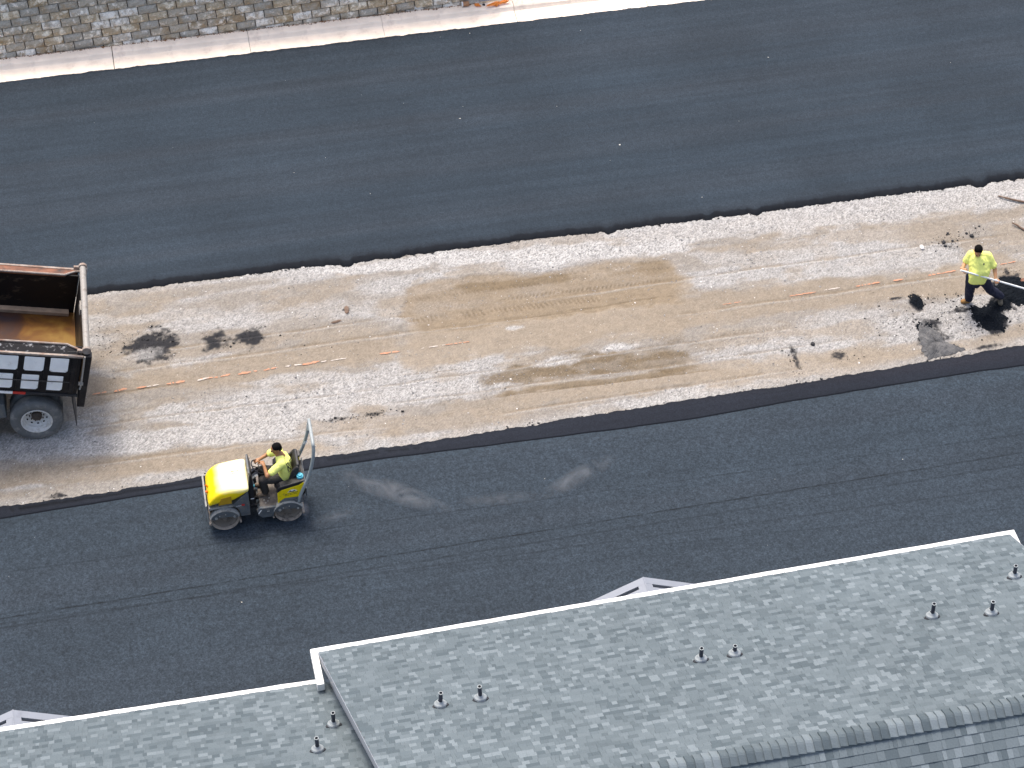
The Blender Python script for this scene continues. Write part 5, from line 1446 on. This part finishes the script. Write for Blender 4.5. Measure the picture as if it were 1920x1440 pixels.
# heaps of loose hot asphalt
def heap(name, u, v, rx, ry, h, label, m, seed, rot=0.0, group='heaps of loose asphalt'):
    p = G(u, v)
    n = 44
    a = np.linspace(-1.25, 1.25, n)
    X, Y = np.meshgrid(a, a, indexing='ij')
    d = np.sqrt(X ** 2 + Y ** 2) + (fbm(X * 2.2 + 9, Y * 2.2, 4, seed) - .5) * .7
    Z = h * np.clip(1 - d, -.3, 1) ** 1 * (0.75 + .5 * fbm(X * 5, Y * 5, 3, seed + 2)) + (RNG.random(X.shape) - .5) * .012
    Z = np.maximum(Z, -0.03)
    V = np.stack([X * rx, Y * ry, Z], -1).reshape(-1, 3)
    o = link(name, np_mesh(name, V, grid_faces(n, n)), m, smooth=False); o.location = (p.x, p.y, 0.0); o.rotation_euler.z = rot
    tag(o, label, 'asphalt heap', group)
    return o
heap('asphalt_heap', 1717, 567, .15, .28, .05, 'small black asphalt heap left of the standing worker', M['loose'], 1, PSI)
heap('asphalt_heap', 1854, 597, .33, .40, .09, 'round black asphalt heap below the standing worker', M['loose'], 2, PSI + .3)
heap('asphalt_heap', 1905, 546, .52, .42, .12, 'largest black asphalt heap behind the rake handle at right edge', M['loose'], 3, PSI)
heap('asphalt_heap', 1872, 572, .24, .20, .04, 'thin black asphalt spill at the worker\'s rear boot', M['loose'], 4, PSI)
# scraped triangular spill next to the slab
tri = [(1722, 604), (1730, 603), (1748, 614), (1766, 630), (1782, 648), (1815, 656), (1790, 665), (1760, 671), (1738, 678), (1729, 660), (1721, 632)]
bm = bmesh.new()
tw = [G(u, v) for u, v in tri]; cen = sum(tw, Vector()) / len(tw)
NR = 14
rings = []
for k in range(NR + 1):
    f = k / NR
    ring_ = []
    for i in range(len(tw) * 6):
        a = tw[i // 6]; b = tw[(i // 6 + 1) % len(tw)]; p = a.lerp(b, (i % 6) / 6)
        q = cen.lerp(p, f)
        tt_ = q.x * -math.sin(PSI) + q.y * math.cos(PSI); ss_ = q.x * math.cos(PSI) + q.y * math.sin(PSI)
        jit = (random.random() - .5) * .09 * f ** 4
        z = .045 * (1 - f ** 2) + .022 * math.sin(tt_ * 14 + 1.5 * math.sin(ss_ * 2)) * (1 - f) + random.uniform(-.006, .006) - (.02 if k == NR else 0)
        ring_.append(bm.verts.new((q.x - cen.x + jit, q.y - cen.y + jit, z)))
    rings.append(ring_)
for a, b in zip(rings[:-1], rings[1:]):
    n = len(a)
    for i in range(n): bm.faces.new((a[i], b[i], b[(i + 1) % n], a[(i + 1) % n]))
bmesh.ops.remove_doubles(bm, verts=bm.verts[:], dist=.0005)
o = bm_obj('asphalt_spill', bm, M['compacted']); o.location = (cen.x, cen.y, 0.008)
tag(o, 'grey scraped triangular asphalt spill joining the lower road edge', 'asphalt spill')
heap('asphalt_heap', 1733, 613, .16, .20, .03, 'black asphalt tip of the triangular spill', M['loose'], 6, PSI - .6)

# pebbles and crumbs: one mesh each, far too many to count
OCT = np.array([(1, 0, 0), (-1, 0, 0), (0, 1, 0), (0, -1, 0), (0, 0, 1), (0, 0, -1)], float)
OF = np.array([(0, 2, 4), (2, 1, 4), (1, 3, 4), (3, 0, 4), (2, 0, 5), (1, 2, 5), (3, 1, 5), (0, 3, 5)], np.int32)
def scatter(name, S, T, Z, size, cols, m, rg):
    n = len(S)
    ang = rg.random(n) * 2 * PI
    sc = size[:, None] * (0.6 + 0.8 * rg.random((n, 3))); sc[:, 2] *= 0.65
    V = OCT[None] * sc[:, None, :] + rg.normal(0, .12, (n, 6, 3)) * size[:, None, None]
    c, s = np.cos(ang)[:, None], np.sin(ang)[:, None]
    x = V[..., 0] * c - V[..., 1] * s; y = V[..., 0] * s + V[..., 1] * c
    V = np.stack([x + S[:, None], y + T[:, None], V[..., 2] + Z[:, None]], -1)
    Fc = (OF[None] + (np.arange(n) * 6)[:, None, None]).reshape(-1, 3)
    me = np_mesh(name, V.reshape(-1, 3), Fc, np.repeat(cols, 6, 0))
    o = link(name, me, m); o.rotation_euler.z = PSI; tag(o, kind='stuff')
    return o
def field(arr, s, t):
    i = np.clip(((s - S0) / DS).astype(int), 0, arr.shape[0] - 1); j = np.clip(((t - T0) / DS).astype(int), 0, arr.shape[1] - 1)
    return arr[i, j]
rg = np.random.default_rng(5)
N = 150000
s = rg.uniform(-11.8, 11.8, N); t = rg.uniform(-5.2, 5.6, N)
ok = (t < E_up(s) - .02) & (t > E_lo(s) + .02) & (rg.random(N) < field(stone, s, t) ** 1.6 * .60 + .03) & (field(blk_m, s, t) < .4)
s, t = s[ok], t[ok]
size = np.clip(rg.lognormal(math.log(.0085), .38, len(s)), .005, .024)
tone = np.clip(rg.normal(0.31, 0.085, len(s)), .10, .80)
tone = np.where(rg.random(len(s)) < .045, rg.uniform(.12, .22, len(s)), tone); tone = np.where(rg.random(len(s)) < .05, rg.uniform(.6, .8, len(s)), tone)
cols = tone[:, None] * np.array([1.0, .965, .92])
o = scatter('gravel', s, t, field(hz, s, t) + size * .25, size, cols, M['pebble'], rg)
o['label'] = 'loose pale gravel strewn over the unpaved strip'; o['category'] = 'gravel'
# black crumbs round the stains and the slab edges
N = 90000
s = rg.uniform(-11.8, 11.8, N); t = rg.uniform(-5.2, 5.6, N)
bl = field(blk, s, t)
ok = (t < E_up(s)) & (t > E_lo(s)) & (rg.random(N) < np.clip(bl * .6, 0, .6))
s1, t1 = s[ok], t[ok]
# ragged edge crumbs
se = rg.uniform(-12, 12, 900); off = rg.exponential(.02, 900)
up_ = rg.random(900) < .75
te = np.where(up_, E_up(se) - off + .02, E_lo(se) + off - .01)
# sparse strays, in little flurries
clu = [(1778, 452, .22, .14, 60), (1825, 437, .14, .05, 26), (640, 786, .35, .05, 60), (705, 776, .2, .04, 45), (1490, 690, .06, .35, 40), (1600, 660, .5, .3, 25), (1680, 600, .35, .35, 60), (205, 640, .5, .25, 90), (560, 640, .6, .3, 15), (1820, 600, .5, .35, 140), (1760, 560, .5, .12, 60)]
sc_, tc_ = [], []
for u, v, a, b, n in clu:
    p = st(u, v); sc_.append(p[0] + rg.normal(0, a, n)); tc_.append(p[1] + rg.normal(0, b, n))
s = np.concatenate([s1, se] + sc_); t = np.concatenate([t1, te] + tc_)
size = np.clip(rg.lognormal(math.log(.010), .42, len(s)), .005, .03)
cols = np.clip(rg.normal(.016, .006, len(s)), .006, .05)[:, None] * np.array([1, 1, 1.06])
o = scatter('asphalt_crumbs', s, t, field(hz, s, t) + size * .3, size, cols, M['pebble'], rg)
o['label'] = 'black asphalt crumbs scattered round the stains and slab edges'; o['category'] = 'asphalt crumbs'
# larger black clods that can be told apart
def clod(name, u, v, r, label, m, group, cat='clod', sq=(1, 1, .6), seed=0, z=0):
    p = G(u, v, z)
    bm = bmesh.new(); bmesh.ops.create_icosphere(bm, subdivisions=2, radius=r)
    rr = random.Random(seed)
    for v_ in bm.verts:
        v_.co *= rr.uniform(.75, 1.2); v_.co.x *= sq[0]; v_.co.y *= sq[1]; v_.co.z *= sq[2]
    o = bm_obj(name, bm, m); o.location = (p.x, p.y, r * .3 + z); o.rotation_euler.z = rr.uniform(0, 3)
    tag(o, label, cat, group); return o
for k, (u, v, r) in enumerate([(1777, 438, .03), (1769, 455, .045), (1772, 462, .04), (1786, 452, .028), (1795, 451, .02), (1822, 443, .05), (1812, 438, .03), (1829, 428, .025), (1836, 425, .025), (1795, 463, .02)]):
    clod('asphalt_clod', u, v, r, ['small black clod, topmost of the left cluster above the worker', 'biggest black clod of the left cluster above the worker', 'black clod just below the biggest of the left cluster', 'black clod in the middle between the two clusters', 'tiny black clod right of the middle one', 'biggest black clod of the right cluster above the worker\'s head', 'black clod left of the biggest in the right cluster', 'small black clod second from the top in the right cluster', 'topmost small black clod of the right cluster', 'lowest tiny black clod right of the left cluster'][k], M['crumb'], 'black clods above the worker', seed=k)
clod('stone', 1728, 465, .06, 'single white stone on grey gravel left of the worker\'s head', M['paper'], None, 'stone', (1.2, .7, .6), 4)
clod('asphalt_clod', 1524, 646, .05, 'lone black clod on pale gravel left of the square stain', M['crumb'], None, seed=11)
clod('dirt_clod', 650, 582, .075, 'dark brown dirt clod on gravel right of the tyre-printed stains', M['wood'], None, 'clod', (1.5, .7, .3), 12)
clod('dirt_clod', 630, 604, .06, 'flat brown dirt clod just below a larger one', M['wood'], None, 'clod', (1.7, .5, .25), 13)
# orange and white survey paint dashes, ragged sheets lying on the gravel
def dash(u0, v0, u1, v1, w, m, seed):
    rr = random.Random(seed)
    a, b = G(u0, v0), G(u1, v1); d = (b - a); L = d.length; d.normalize(); nn = Vector((-d.y, d.x, 0))
    n = max(4, int(L / .03))
    bm = bmesh.new(); top = []; bot = []
    for i in range(n + 1):
        f = i / n; e_ = min(1, 5 * min(f, 1 - f)) ** .5
        wu = w * .8 * (.3 + .7 * e_) * rr.uniform(.3, 1.2); wl = w * .8 * (.3 + .7 * e_) * rr.uniform(.3, 1.2)
        p = d * (L * f)
        top.append(bm.verts.new(p + nn * wu / 2)); bot.append(bm.verts.new(p - nn * wl / 2))
    for i in range(n):
        if rr.random() < .18 and 1 < i < n - 2: continue
        bm.faces.new((bot[i], bot[i + 1], top[i + 1], top[i]))
    o = bm_obj('paint_dash', bm, m)
    s_, t_ = st((u0 + u1) / 2, (v0 + v1) / 2)
    o.location = a + Vector((0, 0, float(field(hz, np.array([s_]), np.array([t_]))[0]) + .012))
    o.parent = gravel; o.matrix_parent_inverse = Matrix.Rotation(-PSI, 4, 'Z')
    return o
M['white_paint'] = M['white_paint']
for k, (u0, v0, u1, v1, w, c) in enumerate([(173, 740, 200, 735, .05, 0), (214, 735, 238, 729, .09, 0), (256, 729, 275, 726, .06, 0), (275, 726, 298, 722, .04, 1), (312, 721, 347, 715, .08, 0), (370, 714, 392, 709, .05, 1), (375, 711, 400, 708, .05, 0),
        (402, 709, 432, 702, .07, 0), (446, 702, 482, 695, .09, 0), (494, 695, 520, 690, .06, 0), (535, 688, 566, 684, .05, 1), (567, 685, 600, 678, .08, 0), (602, 680, 612, 677, .05, 1), (620, 677, 650, 672, .04, 1), (712, 664, 750, 659, .07, 0), (790, 654, 835, 647, .035, 1), (835, 647, 880, 641, .04, 0),
        (1480, 556, 1530, 548, .04, 0), (1545, 545, 1575, 540, .04, 1), (1605, 538, 1650, 530, .06, 0), (1675, 527, 1694, 524, .06, 0), (1740, 517, 1765, 513, .07, 0), (1765, 513, 1792, 508, .05, 0), (1875, 497, 1905, 491, .04, 0), (1355, 571, 1390, 566, .03, 0)]):
    dash(u0, v0, u1, v1, w, M['white_paint'] if c else M['orange_paint'], k)
# two brown sticks at the right edge
def stick(pts, label, seed):
    P = [G(u, v) for u, v in pts]; p0 = Vector((P[0].x, P[0].y, 0)); rr = random.Random(seed)
    path = smooth_path([p - p0 + Vector((0, 0, .03 + rr.uniform(-.01, .02))) for p in P], 5)
    bm = bmesh.new(); tube(bm, path, [.012 + .010 * min(1, i / 6) + rr.uniform(-.003, .004) for i in range(len(path))], 7)
    o = bm_obj('stick', bm, M['wood'], smooth=True); o.location = p0; tag(o, label, 'stick', 'sticks at the right edge')
stick([(1871, 369), (1885, 374), (1902, 378), (1925, 381), (1960, 384)], 'longer brown stick on pale gravel at right edge, farther one', 1)
stick([(1897, 421), (1906, 425), (1918, 431), (1950, 445)], 'shorter brown stick at right edge, nearer one', 2)
# end of a dark tool lying beyond the heap
p = G(1912, 527); o = empty('shovel', (p.x, p.y, 0)); tag(o, 'dark brown tool end lying beside the largest asphalt heap', 'tool')
bm = bmesh.new(); prism(bm, [(0, .01), (.05, .06), (.28, .05), (.30, .02)], -.07, .07); b_ = bm_obj('blade', bm, M['rail_brown'], o, .008); b_.rotation_euler.z = R(-28)
bm = bmesh.new(); tube(bm, [(.26, 0, .04), (1.2, 0, .25)], .016, 8); b_ = bm_obj('handle', bm, M['wood'], o); b_.rotation_euler.z = R(-28)

# ---- litter and a steel grate at the top of the kerb
kz = 0.172
def kerb_pt(u, v, z=kz): return G(u, v, z)
p = kerb_pt(783, 15); bm = bmesh.new(); bx(bm, (0, 0, .03), (.16, .08, .06)); o = bm_obj('brick', bm, M['paper'], None, .006); o.location = p; o.rotation_euler.z = kerb_ang + .1; tag(o, 'small pale brick lying on the kerb against the wall', 'brick')
p = kerb_pt(866, 12); bm = bmesh.new(); lathe(bm, [(0, 0), (.055, 0), (.06, .02), (.06, .15), (.05, .17), (0, .172)], 18, Matrix.Rotation(PI / 2, 4, 'Y')); o = bm_obj('can', bm, M['can'] if 'can' in M else M['boot_tan']); o.location = p + Vector((0, 0, .06)); o.rotation_euler.z = kerb_ang; tag(o, 'rusty brown can lying on the kerb beside the steel grate', 'can')
bm = bmesh.new(); lathe(bm, [(0, 0), (.062, 0), (.063, .03), (0, .032)], 18, Matrix.Translation((-.005, 0, 0)) @ Matrix.Rotation(PI / 2, 4, 'Y')); bm_obj('lid', bm, M['paper'], o)
def crumple(u, v, r, sq, m, name, label, cat, seed, group=None):
    o = clod(name, u, v, r, label, m, group, cat, sq, seed, kz)
    for v_ in o.data.vertices:
        c_ = v_.co; v_.co = c_ * (1 + .9 * mnoise.noise(c_ * (1.1 / r) + Vector((seed, 0, 0)))) + Vector((0, 0, .25 * r * mnoise.noise(c_ * (2.6 / r))))
    o.data.polygons.foreach_set('use_smooth', [False] * len(o.data.polygons))
    return o
crumple(895, 11, .07, (1.3, .6, .5), M['orange_net'], 'orange_rag', 'small crumpled orange rag on the kerb below the grate', 'rag', 21)
crumple(907, 9, .035, (1, .8, .6), M['black_plastic'], 'glove_lump', 'tiny dark blue lump between the orange rags', 'litter', 22)
crumple(935, 9, .15, (1.3, .35, .35), M['orange_net'], 'orange_netting', 'crumpled heap of orange plastic netting on the kerb', 'netting', 23)
crumple(632, 35, .05, (1.2, .6, .4), M['paper'], 'paper_scrap', 'white paper scrap on the kerb at the foot of the wall', 'paper', 24)
gx0 = wx_end + .02
grate = empty('steel_grate', wall.matrix_world @ Vector((gx0, .02, .05)), kerb_ang); tag(grate, 'pale galvanised steel bar grate at the end of the block wall', 'grate')
bm = bmesh.new()
for z in (.02, .75): b3(bm, 0, 1.5, 0, .03, z, z + .03)
for x in (0, 1.47): b3(bm, x, x + .03, 0.002, .028, .05, .75)
bm_obj('frame', bm, M['galv'], grate)
x = .06
while x < 1.45:
    bm = bmesh.new(); b3(bm, x, x + .012, .006, .024, .05, .75); bm_obj('bar', bm, M['galv'], grate); x += .035
# soil washed onto the back of the kerb along the wall
n = 700
ls = rg.uniform(-1.5, wx_end, n); lt = .74 - np.abs(rg.normal(0, .035, n)); sz = np.clip(rg.lognormal(math.log(.012), .4, n), .006, .03)
cc = np.array([.24, .13, .065])[None] * rg.uniform(.6, 1.5, (n, 1))
o = scatter('soil_crumbs', ls, lt, np.full(n, .168), sz, cc, M['pebble'], rg); o.rotation_euler.z = kerb_ang; o.location = st_w(k0.x, k0.y, 0)
o['label'] = 'brown soil crumbs on the kerb along the wall foot'; o['category'] = 'soil'
# pale flecks on the asphalt
n = 45
fu = rg.uniform(0, 1920, n); fv = rg.uniform(60, 1250, n)
P = [st(a, b) for a, b in zip(fu, fv)]
fs = np.array([q[0] for q in P]); ft = np.array([q[1] for q in P])
ok = ((ft > E_up(fs) + .3) & (ft < E_kerb(fs) - .1)) | (ft < E_seam(fs) - .2)
fs, ft = fs[ok], ft[ok]
sz = rg.uniform(.005, .018, len(fs))
o = scatter('asphalt_flecks', fs, ft, np.full(len(fs), .066), sz, np.full((len(fs), 3), .55) * np.array([1, .97, .85]), M['pebble'], rg)
o['label'] = 'tiny pale chips scattered on the black asphalt'; o['category'] = 'chips'

# ================================================================== STEAM over the hot asphalt
def steam_mat(name, dens, scale, seed):
    m = bpy.data.materials.new(name); m.use_nodes = True
    nt = m.node_tree; N_ = nt.nodes; L = nt.links; N_.clear()
    out = N_.new('ShaderNodeOutputMaterial'); pv = N_.new('ShaderNodeVolumePrincipled'); L.new(pv.outputs[0], out.inputs['Volume'])
    pv.inputs['Color'].default_value = (.95, .93, .93, 1)
    tc = N_.new('ShaderNodeTexCoord')
    mp = N_.new('ShaderNodeMapping'); mp.inputs['Location'].default_value = (seed, seed * 2.1, 0); L.new(tc.outputs['Object'], mp.inputs[0])
    n = N_.new('ShaderNodeTexNoise'); n.inputs['Scale'].default_value = scale; n.inputs['Detail'].default_value = 5; n.inputs['Distortion'].default_value = 1.1; n.inputs['Roughness'].default_value = .62; mp.inputs['Scale'].default_value = (.8, 1.25, 1.2); L.new(mp.outputs[0], n.inputs['Vector'])
    r = N_.new('ShaderNodeMapRange'); r.inputs[1].default_value = .38; r.inputs[2].default_value = .70; r.inputs[3].default_value = 0; r.inputs[4].default_value = dens; L.new(n.outputs[0], r.inputs[0])
    ln_ = N_.new('ShaderNodeVectorMath'); ln_.operation = 'LENGTH'; L.new(tc.outputs['Generated'], ln_.inputs[0])
    sb_ = N_.new('ShaderNodeVectorMath'); sb_.operation = 'SUBTRACT'; L.new(tc.outputs['Generated'], sb_.inputs[0]); sb_.inputs[1].default_value = (.5, .5, .5)
    L.new(sb_.outputs[0], ln_.inputs[0])
    f = N_.new('ShaderNodeMapRange'); f.inputs[1].default_value = .46; f.inputs[2].default_value = .12; f.inputs[3].default_value = 0; f.inputs[4].default_value = 1; L.new(ln_.outputs['Value'], f.inputs[0])
    k = N_.new('ShaderNodeMath'); k.operation = 'MULTIPLY'; L.new(r.outputs[0], k.inputs[0]); L.new(f.outputs[0], k.inputs[1])
    L.new(k.outputs[0], pv.inputs['Density'])
    return m
def steam(u, v, lx, ly, lz, rot, dens, scale, seed, label):
    p = G(u, v, .06 + lz / 2 + .02)
    bm = bmesh.new(); bmesh.ops.create_icosphere(bm, subdivisions=3, radius=1)
    for q in bm.verts: q.co = Vector((q.co.x * lx / 2, q.co.y * ly / 2, q.co.z * lz / 2))
    o = bm_obj('steam', bm, steam_mat('steam %d' % seed, dens, scale, seed)); o.location = p; o.rotation_euler.z = rot
    tag(o, label, 'steam', 'steam wisps over the hot asphalt', 'stuff')
steam(735, 920, 2.9, .62, .28, R(-24), 1.7, 2.6, 1, 'long pale steam wisp over asphalt right of the roller')
steam(940, 935, 2.0, .40, .24, R(6), 0.9, 2.6, 2, 'faint flat steam wisp in the middle of the lower road')
steam(1085, 893, 2.1, .50, .28, R(36), 1.4, 2.6, 3, 'pale steam wisp farthest from the roller')
steam(630, 968, 1.3, .42, .2, R(28), 1.0, 3.2, 4, 'thin steam curl beside the rear drum')
p = MRo @ Vector((-.98, .42, .26))
bm = bmesh.new(); bmesh.ops.create_icosphere(bm, subdivisions=3, radius=1)
for q in bm.verts: q.co = Vector((q.co.x * .10, q.co.y * .09, q.co.z * .24))
o = bm_obj('steam', bm, steam_mat('steam jet', 5.0, 5, 8)); o.location = p; tag(o, 'narrow white steam jet rising at the rear drum', 'steam', None, 'stuff')

# render defaults
scene.render.engine = 'CYCLES'
scene.cycles.volume_step_rate = 1.0
bpy.context.view_layer.update()
